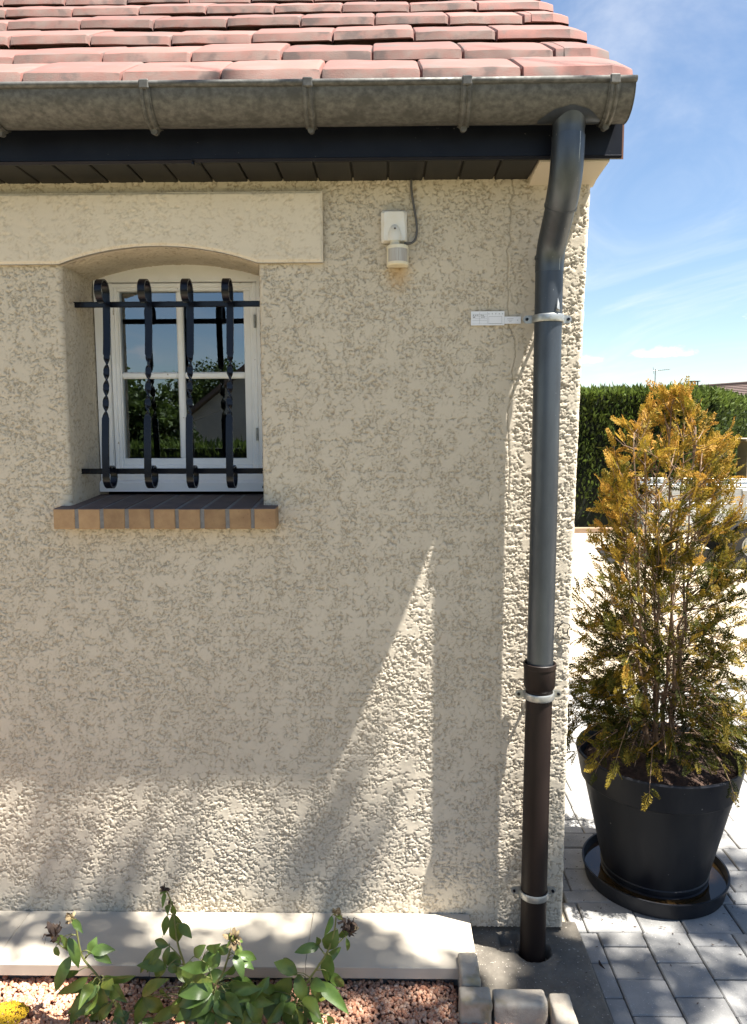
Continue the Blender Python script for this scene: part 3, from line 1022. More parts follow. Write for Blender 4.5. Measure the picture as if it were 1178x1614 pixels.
def tile_mesh(name, w, verge=False, seed=0):
    g = np.random.default_rng(seed)
    # local: x across, s up the slope, n off the roof.  nose at s=0
    prof = [(0.035, 0.007), (0.003, 0.009), (0.0, 0.0125), (0.0205, 0.0318), (0.0228, 0.0332), (0.034, 0.0340), (0.20, 0.0265), (TL, 0.006), (TL, -0.010), (0.05, -0.010)]
    xs_t = [0.0, 0.004, 0.010, 0.08, w * 0.5, w - 0.08, w - 0.014, w - 0.005, w - 0.002]
    drop = [-0.009, -0.002, 0.0, 0.0008, 0.0, 0.0006, 0.0, -0.003, -0.012]
    sh = [0.004, 0.001, 0.0, -0.001, 0.0005, -0.0012, 0.0, 0.001, 0.004]
    if verge:
        xs_t = xs_t[:-2] + [w - 0.004, w + 0.030, w + 0.056, w + 0.061]
        drop = drop[:-2] + [0.0, -0.006, -0.012, -0.070]
        sh = sh[:-2] + [0.0, 0.012, 0.018, 0.018]
    mb = MB()
    n0 = len(prof)
    for x_, d_, s_ in zip(xs_t, drop, sh):
        for j, (s, nn) in enumerate(prof):
            top = 1.0 if 1 < j < 8 else (0.6 if verge and d_ < -0.004 else 0.0)
            mb.v.append((x_, s + s_ + (g.normal(0, 0.0008) if j < 6 else 0), nn + d_ * top + (g.normal(0, 0.0006) if 1 < j < 8 else 0)))
    for i in range(len(xs_t) - 1):
        for j in range(n0):
            a, b = i * n0 + j, i * n0 + (j + 1) % n0
            mb.f.append((a, b, b + n0, a + n0))
    mb.f.append(tuple(range(n0)))
    mb.f.append(tuple(range((len(xs_t) - 1) * n0, len(xs_t) * n0))[::-1])
    me = mb.mesh(name)
    me.materials.append(MAT['tile'])
    me.materials.append(MAT['tile_nose'])
    for p in me.polygons:
        if p.normal.y < -0.42:
            p.material_index = 1
    me.shade_smooth()
    me.set_sharp_from_angle(angle=RAD(20))
    return me


tiles = [tile_mesh('roof_tile', TW, False, s) for s in range(5)]
vt = {}
for r in range(8):
    yk, zk = Y1 + DY * (r - 1), Z1 + DZ * (r - 1)
    if r == 0:
        yk, zk = -0.278, 2.622
    xr = 0.008
    first = 0.240 if r % 2 == 0 else 0.108
    wv = round(first, 3)
    if wv not in vt:
        vt[wv] = tile_mesh('verge_tile', wv, True, 9)
    xj = xr - first
    base_rot = PITCH - 0.035

    def put(nm, me, x):
        place(nm, me, (x, yk + random.gauss(0, 0.0022), zk + random.gauss(0, 0.0015)), roof,
              (base_rot + random.gauss(0, 0.006), random.gauss(0, 0.0075), random.gauss(0, 0.006)))
    put('verge_tile', vt[wv], xj)
    while xj > -3.2:
        xj -= TW
        put('roof_tile', random.choice(tiles), xj)

# ------------------------------------------------------------------ gutter
gut = thing('rain_gutter', (-1.3, -0.245, 2.53), 'weathered zinc half-round gutter along the tiled eave', 'gutter')
GC, GZ, GR = -0.245, 2.607, 0.074


def gprof(r, a0=0.0, a1=math.pi, n=22):
    return [(GC - r * math.cos(a), GZ - r * math.sin(a)) for a in np.linspace(a0, a1, n)]


gx_ = list(np.linspace(-3.4, 0.052, 60))
mb = MB()
pr = gprof(GR) + gprof(GR - 0.002)[::-1]
for i, x_ in enumerate(gx_):
    zz = 0.0022 * float(fbm(np.array(x_), np.array(0.3), 2.2, 3, seed=90))
    mb.v += [(x_, y + 0.4 * zz, z + zz) for y, z in pr]
n0 = len(pr)
for i in range(len(gx_) - 1):
    for j in range(n0):
        a, b = i * n0 + j, i * n0 + (j + 1) % n0
        mb.f.append((a, b, b + n0, a + n0))
mb.f.append(tuple(range(n0))); mb.f.append(tuple(range((len(gx_) - 1) * n0, len(gx_) * n0))[::-1])
mb.build('channel', MAT['zinc'], gut, True, 40)
MB().tube([(-3.4, GC - GR - 0.001, GZ + 0.004), (-1.6, GC - GR - 0.001, GZ + 0.0055), (-0.7, GC - GR - 0.001, GZ + 0.004), (0.056, GC - GR - 0.001, GZ + 0.0048)], 0.0085, 14).build('bead', MAT['zinc'], gut, True)
ce = MB()
ce.v = [(0.0525, y, z) for y, z in gprof(GR + 0.0015)] + [(0.0545, y, z) for y, z in gprof(GR + 0.0015)]
k = 22
ce.f = [tuple(range(k)), tuple(range(2 * k - 1, k - 1, -1))] + [(i, (i + 1) % k, k + (i + 1) % k, k + i) for i in range(k)]
ce.build('end_cap', MAT['zinc'], gut)
for xb in (-1.642, -1.219, -0.793, -0.381, -0.001, -2.07, -2.5):
    br = MB()
    for o_, w_, rr_ in ((-0.007, 0.0052, 0.0055), (0.007, 0.0052, 0.0055)):
        pts = [(xb + o_, y, z) for y, z in gprof(GR + 0.003, 0.0, math.pi * 0.62, 20)]
        br.tube(pts, rr_, 8)
    pts = gprof(GR + 0.0045, -0.05, math.pi * 0.66, 20)
    br.extrude_x(pts + [(y * 0 + GC + (y - GC) * 0.97, GZ + (z - GZ) * 0.97) for y, z in pts[::-1]], xb - 0.015, xb + 0.015)
    br.tube([(xb, GC - 0.004, GZ - GR - 0.012), (xb, GC + 0.02, GZ - GR - 0.007)], 0.009, 10)
    bo = br.build('bracket', MAT['zinc'], gut, True, 35)
    MB().box(xb - 0.013, xb + 0.013, GC - GR - 0.0115, GC - GR + 0.006, GZ - 0.010, GZ + 0.0145, 0.003).build('clip', MAT['zinc'], bo)

# soldered saddle where the outlet leaves the gutter
sd = MB()
na_, nx_ = 16, 14
for j in range(nx_):
    x_ = -0.185 + 0.165 * j / (nx_ - 1)
    w_ = math.sin(math.pi * (j + 0.35) / (nx_ - 0.3)) ** 0.6
    for i in range(na_):
        a_ = RAD(92) - (RAD(46) * w_ + RAD(4)) * (i / (na_ - 1)) + 0.02 * math.sin(j * 1.7)
        sd.v.append((x_, GC - (GR + 0.0018) * math.cos(a_), GZ - (GR + 0.0018) * math.sin(a_)))
for j in range(nx_ - 1):
    for i in range(na_ - 1):
        q = j * na_ + i
        sd.f.append((q, q + 1, q + na_ + 1, q + na_))
sd.build('solder_saddle', MAT['zinc_pipe'], gut, True)

# ------------------------------------------------------------------ downpipe
dp = thing('downpipe', (-0.112, -0.083, 0.0), 'grey zinc downpipe with swan neck and brown lower section', 'downpipe')
PX, PY = -0.110, -0.083


def bez(p0, p1, p2, p3, n):
    t = np.linspace(0, 1, n)[:, None]
    p0, p1, p2, p3 = map(np.array, (p0, p1, p2, p3))
    return (1 - t) ** 3 * p0 + 3 * (1 - t) ** 2 * t * p1 + 3 * (1 - t) * t * t * p2 + t ** 3 * p3


MB().tube([(-0.098, -0.243, 2.552), (-0.098, -0.242, 2.532), (-0.0985, -0.240, 2.515), (-0.0985, -0.240, 2.472)], [0.050, 0.044, 0.0425, 0.0425], 32).build('outlet', MAT['zinc_pipe'], dp, True, 60)
ep = bez((-0.0985, -0.240, 2.50), (-0.099, -0.240, 2.42), (-0.1, -0.222, 2.385), (-0.102, -0.180, 2.335), 14)
MB().tube([tuple(p) for p in ep], [0.0445] * 14, 32).build('upper_elbow', MAT['zinc_pipe'], dp, True, 60)
ep2 = bez((-0.102, -0.186, 2.343), (-0.105, -0.125, 2.27), (-0.109, PY, 2.26), (-0.1095, PY, 2.175), 14)
MB().tube([tuple(p) for p in ep2], [0.0415] * 14, 32).build('lower_elbow', MAT['zinc_pipe'], dp, True, 60)
# weld seams
def off(p, a, r):
    return (p[0] + r * math.sin(a), p[1] - r * math.cos(a), p[2])


MB().tube([off(p, 0.55, 0.0443) for p in ep], 0.0011, 6).build('seam', MAT['galv'], dp)
MB().tube([off(p, 0.55, 0.0413) for p in ep2], 0.0011, 6).build('seam', MAT['galv'], dp)
d = Vector(ep[-1] - ep[-2]).normalized()
MB().tube([Vector(ep[-1]) - d * 0.003, Vector(ep[-1]) + d * 0.003], 0.0455, 32).build('weld', MAT['zinc_pipe'], dp, True, 50)
MB().tube([(PX + 0.0005, PY, 2.225), (PX, PY, 1.6), (-0.1125, PY, 0.96)], 0.0405, 40).build('pipe', MAT['zinc_pipe'], dp, True, 60)
MB().tube([(PX + 0.0005, PY, 2.213), (PX + 0.0005, PY, 2.221)], 0.0435, 40).build('joint_ring', MAT['zinc_pipe'], dp, True, 40)
BX = -0.1155
MB().tube([(-0.113, PY, 0.925), (BX, PY, 0.6), (BX - 0.002, PY, -0.04)], 0.0412, 40).build('lower_pipe', MAT['brown_pipe'], dp, True, 60)
so = MB()
prof = [(0.0418, 0.905), (0.0485, 0.918), (0.0490, 0.975), (0.0510, 0.976), (0.0510, 0.990), (0.0485, 0.992), (0.0455, 0.990), (0.0450, 0.960)]
so.lathe(prof, -0.113, PY, 44)
so.build('socket', MAT['brown_pipe'], dp, True, 40)
for cz_, xc, rr_ in ((2.040, PX, 0.0425), (0.887, -0.1135, 0.0432), (0.228, BX - 0.001, 0.0432)):
    cm = MB()
    a = np.linspace(0, 2 * math.pi, 41)[:-1]
    n0 = len(cm.v)
    pr_ = [(rr_, -0.011), (rr_ + 0.003, -0.011), (rr_ + 0.005, -0.007), (rr_ + 0.0035, 0.0), (rr_ + 0.005, 0.007), (rr_ + 0.003, 0.011), (rr_, 0.011)]
    cm.lathe([(r, cz_ + z) for r, z in pr_], xc, PY, 44)
    co = cm.build('clamp', MAT['galv'], dp, True, 40)
    for sg in (-1, 1):
        e = MB()
        # ear: rounded tab beside the pipe, bolted to a spacer on the wall
        pts = []
        for t in np.linspace(-math.pi / 2, math.pi / 2, 9):
            pts.append((xc + sg * (rr_ + 0.018 + 0.0115 * math.cos(t)), cz_ + 0.0115 * math.sin(t)))
        pts = [(xc + sg * (rr_ - 0.004), cz_ - 0.0115)] + pts + [(xc + sg * (rr_ - 0.004), cz_ + 0.0115)]
        m_ = len(pts)
        for yy in (PY + 0.008, PY + 0.0135):
            e.v += [(q[0], yy, q[1]) for q in pts]
        e.f = [tuple(range(m_)), tuple(range(2 * m_ - 1, m_ - 1, -1))] + [(i, (i + 1) % m_, m_ + (i + 1) % m_, m_ + i) for i in range(m_)]
        e.build('ear', MAT['galv'], co)
        MB().tube([(xc + sg * (rr_ + 0.019), PY + 0.003, cz_), (xc + sg * (rr_ + 0.019), PY + 0.0075, cz_)], 0.0048, 10).build('screw', MAT['iron'], co)
    MB().tube([(xc, PY + rr_, cz_), (xc, 0.02, cz_)], 0.005, 10).build('stand_off', MAT['galv'], co)
# folded tab above the top clamp
tb = MB()
tb.v = [(PX + 0.014, PY - 0.041, 2.056), (PX + 0.026, PY - 0.036, 2.056), (PX + 0.023, PY - 0.043, 2.078), (PX + 0.019, PY - 0.040, 2.095), (PX + 0.016, PY - 0.047, 2.064), (PX + 0.024, PY - 0.045, 2.060)]
tb.f = [(0, 4, 3), (4, 5, 2, 3), (5, 1, 2), (0, 1, 5, 4), (0, 3, 2, 1)]
tb.build('folded_tab', MAT['galv'], dp)

# ------------------------------------------------------------------ wrought-iron grille
gr = thing('window_grille', (-1.289, 0.09, 1.58), 'black wrought-iron grille of four twisted scroll bars over the window', 'grille')
for z in (2.118, 1.581):
    MB().box(XL - 0.01, XR + 0.01, 0.092, 0.104, z - 0.009, z + 0.009, 0.002).build('crossbar', MAT['iron'], gr)
for i, bx in enumerate((-1.487, -1.352, -1.218, -1.090)):
    # path in the y-z plane: scroll toward the viewer on top, toward the window below
    path = []
    RT = 0.0365
    yt, zt = 0.082, 2.150
    for a in np.linspace(RAD(-195), RAD(90), 34)[0:]:
        pass
    # top ring: centre in front of the strap
    for t in np.linspace(0, 1, 30):
        a = RAD(-150) + (RAD(0) - RAD(-150)) * t if False else RAD(300) * (1 - t)
        r = RT * (0.90 + 0.10 * (1 - t * 0) * t)
        path.append((yt - RT + r * math.cos(a), zt + r * math.sin(a)))
    yb, zb = 0.017, 1.566
    straight = []
    for t in np.linspace(0, 1, 150)[1:-1]:
        s = t
        straight.append((yt + (yb - yt) * (3 * s * s - 2 * s * s * s) * 1.0, zt + (zb - zt) * s))
    path += straight
    for t in np.linspace(0, 1, 30):
        a = math.pi + RAD(300) * t
        r = RT * (1.0 - 0.10 * t)
        path.append((yb + RT + r * math.cos(a), zb + r * math.sin(a)))
    mb = MB()
    n = len(path)
    W, T = 0.0112, 0.0028
    zt0, zt1 = 1.957, 1.757
    for j, (y, z) in enumerate(path):
        a, b = path[max(j - 1, 0)], path[min(j + 1, n - 1)]
        ty, tz = b[0] - a[0], b[1] - a[1]
        ln = math.hypot(ty, tz); ty /= ln; tz /= ln
        nrm = Vector((0, -tz, ty)); tan = Vector((0, ty, tz)); side = Vector((1, 0, 0))
        ang = 0.0
        if 30 <= j < n - 30:
            ang = math.pi * 4.0 * float(np.clip((zt0 - z) / (zt0 - zt1), 0, 1))
        s = side * math.cos(ang) + nrm * math.sin(ang)
        q = nrm * math.cos(ang) - side * math.sin(ang)
        w = W * (0.82 if (z < zt0 and z > zt1 and 30 <= j < n - 30) else 1.0)
        c = Vector((bx, y, z))
        mb.v += [tuple(c + s * w + q * T), tuple(c - s * w + q * T), tuple(c - s * w - q * T), tuple(c + s * w - q * T)]
    for j in range(n - 1):
        for k in range(4):
            a, b = j * 4 + k, j * 4 + (k + 1) % 4
            mb.f.append((a, b, b + 4, a + 4))
    mb.f += [(0, 1, 2, 3), (4 * n - 1, 4 * n - 2, 4 * n - 3, 4 * n - 4)]
    mb.build('twisted_bar', MAT['iron'], gr, True, 40)

# ------------------------------------------------------------------ motion sensor
ms = thing('motion_sensor', (-0.566, -0.03, 2.28), 'white motion sensor box with swivel head on the wall under the eave', 'motion sensor')
mb = MB()
# tapered housing: base outline and smaller front
bo = [(-0.605, 2.283), (-0.606, 2.366), (-0.600, 2.3715), (-0.534, 2.3715), (-0.528, 2.366), (-0.527, 2.283), (-0.531, 2.279), (-0.601, 2.279)]
fo = [(-0.598, 2.285), (-0.5965, 2.362), (-0.592, 2.366), (-0.541, 2.366), (-0.5365, 2.362), (-0.532, 2.285), (-0.535, 2.282), (-0.595, 2.282)]
n = len(bo)
mb.v = [(x, -0.001, z) for x, z in bo] + [(x, -0.018, z) for x, z in bo] + [(x, -0.030, z) for x, z in fo]
for r_ in range(2):
    for j in range(n):
        a, b = r_ * n + j, r_ * n + (j + 1) % n
        mb.f.append((a, b, b + n, a + n))
mb.f.append(tuple(range(2 * n, 3 * n)))
mb.build('housing', MAT['plastic'], ms)
# bulging boss with screw hole
g = MB(); nu, nv = 14, 14
for a in range(nu):
    t = a / (nu - 1)
    zc_ = 2.2795 + 0.050 * t
    hw = 0.0215 * math.sqrt(max(1 - t ** 2.2, 0)) + 0.0004
    for b in range(nv):
        s = -1 + 2 * b / (nv - 1)
        g.v.append((-0.5645 + hw * s, -0.029 - 0.016 * math.sqrt(max(1 - s * s, 0)) * (1 - t ** 2) ** 0.6, zc_))
for a in range(nu - 1):
    for b in range(nv - 1):
        i = a * nv + b
        g.f.append((i, i + 1, i + nv + 1, i + nv))
g.f.append(tuple(range(nv)))
g.build('boss', MAT['plastic'], ms, True, 60)
MB().tube([(-0.564, -0.0392, 2.3148), (-0.564, -0.043, 2.314)], 0.0028, 12).build('screw_hole', MAT['wire'], ms)
MB().tube([(-0.5645, -0.030, 2.290), (-0.5635, -0.031, 2.262)], 0.0145, 24).build('neck', MAT['ivory'], ms, True, 40)
hd = MB()
oc = [(-0.556 + 0.033 * math.cos(a), -0.026 - 0.038 * math.sin(a)) for a in np.linspace(0, math.pi, 22)] + [(-0.589, -0.008), (-0.523, -0.008)]
lv = [(0.90, 2.206), (1.0, 2.2095), (1.0, 2.263), (0.94, 2.2655)]
n = len(oc)
for sc_, z in lv:
    hd.v += [(-0.556 + (x + 0.556) * sc_, -0.026 + (y + 0.026) * sc_, z) for x, y in oc]
for r_ in range(3):
    for j in range(n):
        a, b = r_ * n + j, r_ * n + (j + 1) % n
        hd.f.append((a, b, b + n, a + n))
hd.f += [tuple(range(n)), tuple(range(3 * n, 4 * n))]
ho = hd.build('sensor_head', MAT['ivory'], ms, True, 35)
ls = MB()
for z in (2.2155, 2.2535):
    ls.v += [(-0.556 + 0.0336 * math.cos(a), -0.026 - 0.0388 * math.sin(a), z) for a in np.linspace(RAD(28), RAD(146), 17)]
ls.f = [(i, i + 1, 18 + i, 17 + i) for i in range(16)]
ls.build('lens', MAT['lens'], ho, True)
cbp = bez((-0.514, -0.006, 2.472), (-0.519, -0.010, 2.42), (-0.497, -0.009, 2.36), (-0.497, -0.010, 2.315), 14).tolist() + bez((-0.497, -0.010, 2.315), (-0.498, -0.010, 2.285), (-0.508, -0.014, 2.272), (-0.535, -0.022, 2.275), 12).tolist()[1:]
tag(MB().tube(cbp, 0.0036, 10).build('sensor_cable', MAT['cable'], None, True), 'thin grey cable hanging from the soffit to the motion sensor', 'cable')

# ------------------------------------------------------------------ crack gauge cards
cg = thing('crack_gauge', (-0.255, -0.004, 2.032), 'white paper crack gauge stuck across the wall crack', 'crack gauge')
MB().box(-0.330, -0.228, -0.0075, -0.004, 2.0325, 2.0745).build('card', MAT['card'], cg)
MB().box(-0.2275, -0.1775, -0.0065, -0.004, 2.037, 2.0585).build('slider', MAT['card'], cg)
ink = MB()
yk = -0.0078
def bar(x0, x1, z0, z1, yy=yk):
    ink.box(x0, x1, yy, yy + 0.0002, z0, z1)
for z in (2.0475, 2.0535, 2.0595, 2.0655):
    bar(-0.326, -0.282, z, z + 0.0005)
for x in (-0.304, -0.2805):
    bar(x, x + 0.0005, 2.0375, 2.072)
bar(-0.327, -0.231, 2.0365, 2.0369)
for x0, x1, z0, z1 in ((-0.276, -0.2355, 2.0585, 2.0590), (-0.276, -0.2355, 2.0375, 2.0380), (-0.276, -0.2755, 2.0375, 2.0590), (-0.236, -0.2355, 2.0375, 2.0590)):
    bar(x0, x1, z0, z1)
for i in range(5):
    bar(-0.2765 + i * 0.0105, -0.2745 + i * 0.0105, 2.0655, 2.068)
for x, z in ((-0.3245, 2.0615), (-0.3175, 2.0612), (-0.3115, 2.0618), (-0.3005, 2.0618), (-0.295, 2.0612), (-0.321, 2.056), (-0.2985, 2.0558), (-0.3245, 2.0558), (-0.2925, 2.056)):
    bar(x, x + 0.0035, z, z + 0.0022)
for i, (a, b) in enumerate(((-0.219, -0.200), (-0.216, -0.203), (-0.214, -0.206))):
    ink.box(a, b, -0.0068, -0.0066, 2.0515 - i * 0.0045, 2.0522 - i * 0.0045)
ink.box(-0.188, -0.1865, -0.0068, -0.0066, 2.046, 2.0485)
ink.build('printed_marks', MAT['ink'], cg)

# bent wire sticking out of the wall
wp = [(-0.042, 0.0, 1.072), (-0.035, -0.006, 1.090), (-0.026, -0.008, 1.098), (-0.014, -0.010, 1.097), (-0.006, -0.010, 1.092), (-0.004, -0.010, 1.084), (-0.010, -0.010, 1.079), (-0.012, -0.010, 1.068), (-0.010, -0.010, 1.056),
      (-0.003, -0.009, 1.050), (-0.004, -0.008, 1.043), (-0.016, -0.006, 1.044), (-0.024, 0.0, 1.046)]
tag(MB().tube(wp, 0.0017, 7).build('bent_wire', MAT['wire'], None, True), 'small bent black wire on the wall beside the downpipe', 'wire')

# ------------------------------------------------------------------ pot, saucer and shrub
PCX, PCY = 0.430, 0.365
TLT = Matrix.Translation((PCX, PCY, 0)) @ Matrix.Rotation(RAD(0.0), 4, 'Y') @ Matrix.Translation((-PCX, -PCY, 0))
sc_o = thing('pot_saucer', (PCX, PCY, 0.0), 'round black plastic saucer holding dark water under the pot', 'saucer')
MB().lathe([(0.001, 0.004), (0.235, 0.004), (0.252, 0.002), (0.263, 0.058), (0.266, 0.060), (0.266, 0.064), (0.2595, 0.064), (0.249, 0.010), (0.001, 0.010)], PCX, PCY, 96).build('dish', MAT['pot'], sc_o, True, 35)
MB().lathe([(0.0005, 0.037), (0.2535, 0.037)], PCX, PCY, 96).build('water', MAT['water'], sc_o)
pot = thing('flower_pot', (PCX, PCY, 0.012), 'large anthracite plastic pot with the golden shrub', 'pot')
prof = [(0.001, 0.012), (0.184, 0.012), (0.191, 0.018), (0.194, 0.040), (0.1895, 0.043), (0.1895, 0.050), (0.195, 0.052), (0.197, 0.066), (0.1935, 0.070), (0.268, 0.395), (0.275, 0.402), (0.279, 0.405), (0.298, 0.500), (0.300, 0.507), (0.297, 0.512), (0.290, 0.512), (0.285, 0.503), (0.266, 0.41)]
mb = MB().lathe(prof, PCX, PCY, 96)
mb.v = [tuple(TLT @ Vector(v)) for v in mb.v]
mb.build('pot_body', MAT['pot'], pot, True, 35)
ns = 60
so_ = MB()
for i in range(14):
    r = 0.280 * i / 13
    for k in range(ns):
        a = 2 * math.pi * k / ns
        x_, y_ = PCX + r * math.cos(a), PCY + r * math.sin(a)
        so_.v.append((x_, y_, 0.455 + 0.05 * (1 - (i / 13) ** 2) + 0.018 * float(fbm(np.array(x_), np.array(y_), 14, 3, seed=5))))
for i in range(13):
    for k in range(ns):
        a, b = i * ns + k, i * ns + (k + 1) % ns
        so_.f.append((a, b, b + ns, a + ns))
so_.build('soil', MAT['soil'], pot, True)
# dry twigs and litter on the soil
V, F, _v = chips(500, PCX - 0.25, PCX + 0.25, PCY - 0.25, PCY + 0.25, 0.502, 0.004, 0.012, 0.4, 0.012)

shrub = thing('golden_thuja', (PCX, PCY, 0.49), 'golden-brown conifer shrub growing in the black pot', 'shrub')
g = np.random.default_rng(21)


def env(z):
    """radius of the crown by height"""
    zz = [0.50, 0.58, 0.75, 1.00, 1.20, 1.36, 1.52, 1.68, 1.76, 1.82, 1.87]
    rr = [0.26, 0.325, 0.345, 0.34, 0.285, 0.245, 0.225, 0.20, 0.13, 0.055, 0.015]
    return np.interp(z, zz, rr)


tops = []
wood = MB()
stems = []
for i in range(9):
    a = 2 * math.pi * i / 9 + g.uniform(-0.3, 0.3)
    rt_ = g.uniform(0.02, 0.055)
    ztop = [1.86, 1.74, 1.66, 1.78, 1.55, 1.70, 1.5, 1.72, 1.6][i]
    rtop = [0.01, 0.13, 0.15, 0.10, 0.16, 0.14, 0.17, 0.12, 0.12][i]
    p0 = np.array([PCX + rt_ * math.cos(a), PCY + rt_ * math.sin(a), 0.49])
    p3 = np.array([PCX - 0.005 + rtop * math.cos(a), PCY + rtop * math.sin(a), ztop])
    p1 = p0 + np.array([0.03 * math.cos(a), 0.03 * math.sin(a), 0.40])
    p2 = p3 - np.array([0.02 * math.cos(a), 0.02 * math.sin(a), 0.45])
    pth = bez(p0, p1, p2, p3, 22)
    pth[1:-1] += g.normal(0, 0.004, (20, 3))
    rad0 = g.uniform(0.006, 0.0095)
    wood.tube(pth.tolist(), list(np.linspace(rad0, 0.0018, 22)), 7)
    stems.append(pth)
spr_p, spr_d, spr_s, spr_v = [], [], [], []
nb = 0
for i in range(410):
    pth = stems[g.integers(0, 9)]
    k = g.integers(1, 21)
    p = pth[k] + (pth[k + 1 if k < 21 else k] - pth[k]) * g.uniform()
    z0 = p[2]
    a = math.atan2(p[1] - PCY, p[0] - PCX) + g.normal(0, 0.75)
    rise = g.uniform(0.05, 0.20) if z0 > 0.75 else g.uniform(-0.06, 0.13)
    zt_ = min(z0 + rise, 1.84)
    R_ = float(env(max(zt_, 0.5))) * g.uniform(0.62, 1.06)
    tip = np.array([PCX + R_ * math.cos(a), PCY + R_ * math.sin(a), zt_])
    if np.hypot(tip[0] - p[0], tip[1] - p[1]) < 0.03:
        continue
    mid = (p + tip) / 2 + np.array([0, 0, -0.02 + 0.03 * g.uniform()])
    bp = bez(p, p * 0.6 + mid * 0.4, mid * 0.5 + tip * 0.5 + [0, 0, -0.01], tip, 9)
    wood.tube(bp.tolist(), list(np.linspace(0.0026, 0.0009, 9)), 5, cap=False)
    dirn = (tip - p) / np.linalg.norm(tip - p)
    m_ = g.integers(5, 9)
    for q in range(m_):
        t = 0.42 + 0.58 * (q + g.uniform()) / m_
        kk = min(int(t * 8), 7)
        pp = bp[kk] + (bp[kk + 1] - bp[kk]) * (t * 8 - kk)
        dd = dirn + g.normal(0, 0.55, 3) + [0, 0, 0.30]
        spr_p.append(pp); spr_d.append(dd / np.linalg.norm(dd)); spr_s.append(g.uniform(0.6, 1.25) * 0.058)
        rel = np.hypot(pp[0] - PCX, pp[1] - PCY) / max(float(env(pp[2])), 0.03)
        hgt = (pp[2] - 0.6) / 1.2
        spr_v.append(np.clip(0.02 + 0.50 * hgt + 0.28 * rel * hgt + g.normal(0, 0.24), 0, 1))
# low branches spreading out and drooping over the pot's rim
for i in range(135):
    a = g.uniform(0, 2 * math.pi)
    p = np.array([PCX + 0.05 * math.cos(a), PCY + 0.05 * math.sin(a), g.uniform(0.56, 0.98)])
    R_ = g.uniform(0.20, 0.37)
    a2 = a + g.normal(0, 0.2)
    zt_ = g.uniform(0.42, 0.62) if R_ > 0.345 else max(0.55, p[2] + g.uniform(-0.16, 0.10))
    tip = np.array([PCX + R_ * math.cos(a2), PCY + R_ * math.sin(a2), zt_])
    ov = np.array([PCX + 0.9 * R_ * math.cos(a2), PCY + 0.9 * R_ * math.sin(a2), max(zt_, 0.57) + 0.05])
    bp = bez(p, p + [0, 0, 0.05], ov, tip, 9)
    wood.tube(bp.tolist(), list(np.linspace(0.0026, 0.0009, 9)), 5, cap=False)
    for q in range(g.integers(5, 10)):
        t = 0.4 + 0.6 * g.uniform()
        kk = min(int(t * 8), 7)
        pp = bp[kk] + (bp[kk + 1] - bp[kk]) * (t * 8 - kk)
        tg = (bp[kk + 1] - bp[kk]) / np.linalg.norm(bp[kk + 1] - bp[kk])
        dd = tg + g.normal(0, 0.45, 3)
        dd /= np.linalg.norm(dd)
        sz = g.uniform(0.7, 1.3) * 0.058
        e_ = pp + dd * sz
        if e_[2] < 0.525 and np.hypot(e_[0] - PCX, e_[1] - PCY) < 0.318:
            continue
        spr_p.append(pp); spr_d.append(dd); spr_s.append(sz)
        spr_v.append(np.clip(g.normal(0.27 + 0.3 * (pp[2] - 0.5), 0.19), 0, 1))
# bare dry twigs low down and on top
for i in range(150):
    a = g.uniform(0, 2 * math.pi); r0 = g.uniform(0.02, 0.2)
    p = np.array([PCX + r0 * math.cos(a), PCY + r0 * math.sin(a), g.uniform(0.49, 0.85)])
    d_ = np.array([math.cos(a + g.normal(0, .5)), math.sin(a + g.normal(0, .5)), g.uniform(-0.1, 0.8)])
    L_ = g.uniform(0.06, 0.2)
    q = p + d_ / np.linalg.norm(d_) * L_
    wood.tube([p, (p + q) / 2 + g.normal(0, 0.01, 3), q], [0.0014, 0.001, 0.0006], 4, cap=False)
for i in range(14):
    p = stems[[0, 1, 3, 5, 7][i % 5]][-2]
    q = p + np.array([g.normal(0, 0.045), g.normal(0, 0.04), g.uniform(0.0, 0.05)])
    wood.tube([p, (p + q) / 2 + g.normal(0, 0.008, 3), q], [0.0016, 0.0012, 0.0007], 4, cap=False)
wood.build('stems', MAT['bark'], shrub, True)
# flat fern-like sprays: a midrib with paired scale leaflets, each leaflet split again
pair = []
nP = 7
for q in range(nP):
    t = (q + 0.6) / nP
    for sg in (-1, 1):
        L_ = 0.52 * (1 - 0.72 * t) * (0.55 + 0.45 * min(1, t * 4))
        ang = RAD(42)
        b0 = np.array([0, t])
        dv = np.array([sg * math.sin(ang), math.cos(ang)])
        pair.append((b0, dv, L_, 0.030))
        pair.append((b0 + dv * L_ * 0.45, np.array([sg * math.sin(ang + 0.7), math.cos(ang + 0.7)]), L_ * 0.42, 0.026))
        pair.append((b0 + dv * L_ * 0.40, np.array([sg * math.sin(ang - 0.65), math.cos(ang - 0.65)]), L_ * 0.45, 0.026))
pair.append((np.array([0, 0.0]), np.array([0, 1.0]), 1.08, 0.028))
LV = []
for b0, dv, L_, w_ in pair:
    pv = np.array([-dv[1], dv[0]])
    LV += [b0, b0 + dv * L_ * 0.5 + pv * w_, b0 + dv * L_, b0 + dv * L_ * 0.5 - pv * w_]
LV = np.array(LV)
nq = len(pair)
P_, D_, S_, VV = np.array(spr_p), np.array(spr_d), np.array(spr_s), np.array(spr_v)
n = len(P_)
ref = g.normal(size=(n, 3)) * [0.5, 0.5, 0.5] + [0, 0, 0.2]
radial = P_ - np.array([PCX, PCY, 0]); radial[:, 2] = 0
sidev = np.cross(D_, radial / (np.linalg.norm(radial, axis=1)[:, None] + 1e-6) * 0.3 + ref)
sidev /= np.linalg.norm(sidev, axis=1)[:, None]
nv_ = np.cross(sidev, D_)
u = LV[:, 0][None, :, None]; v = LV[:, 1][None, :, None]
curl = g.uniform(-0.35, 0.1, n)[:, None, None]
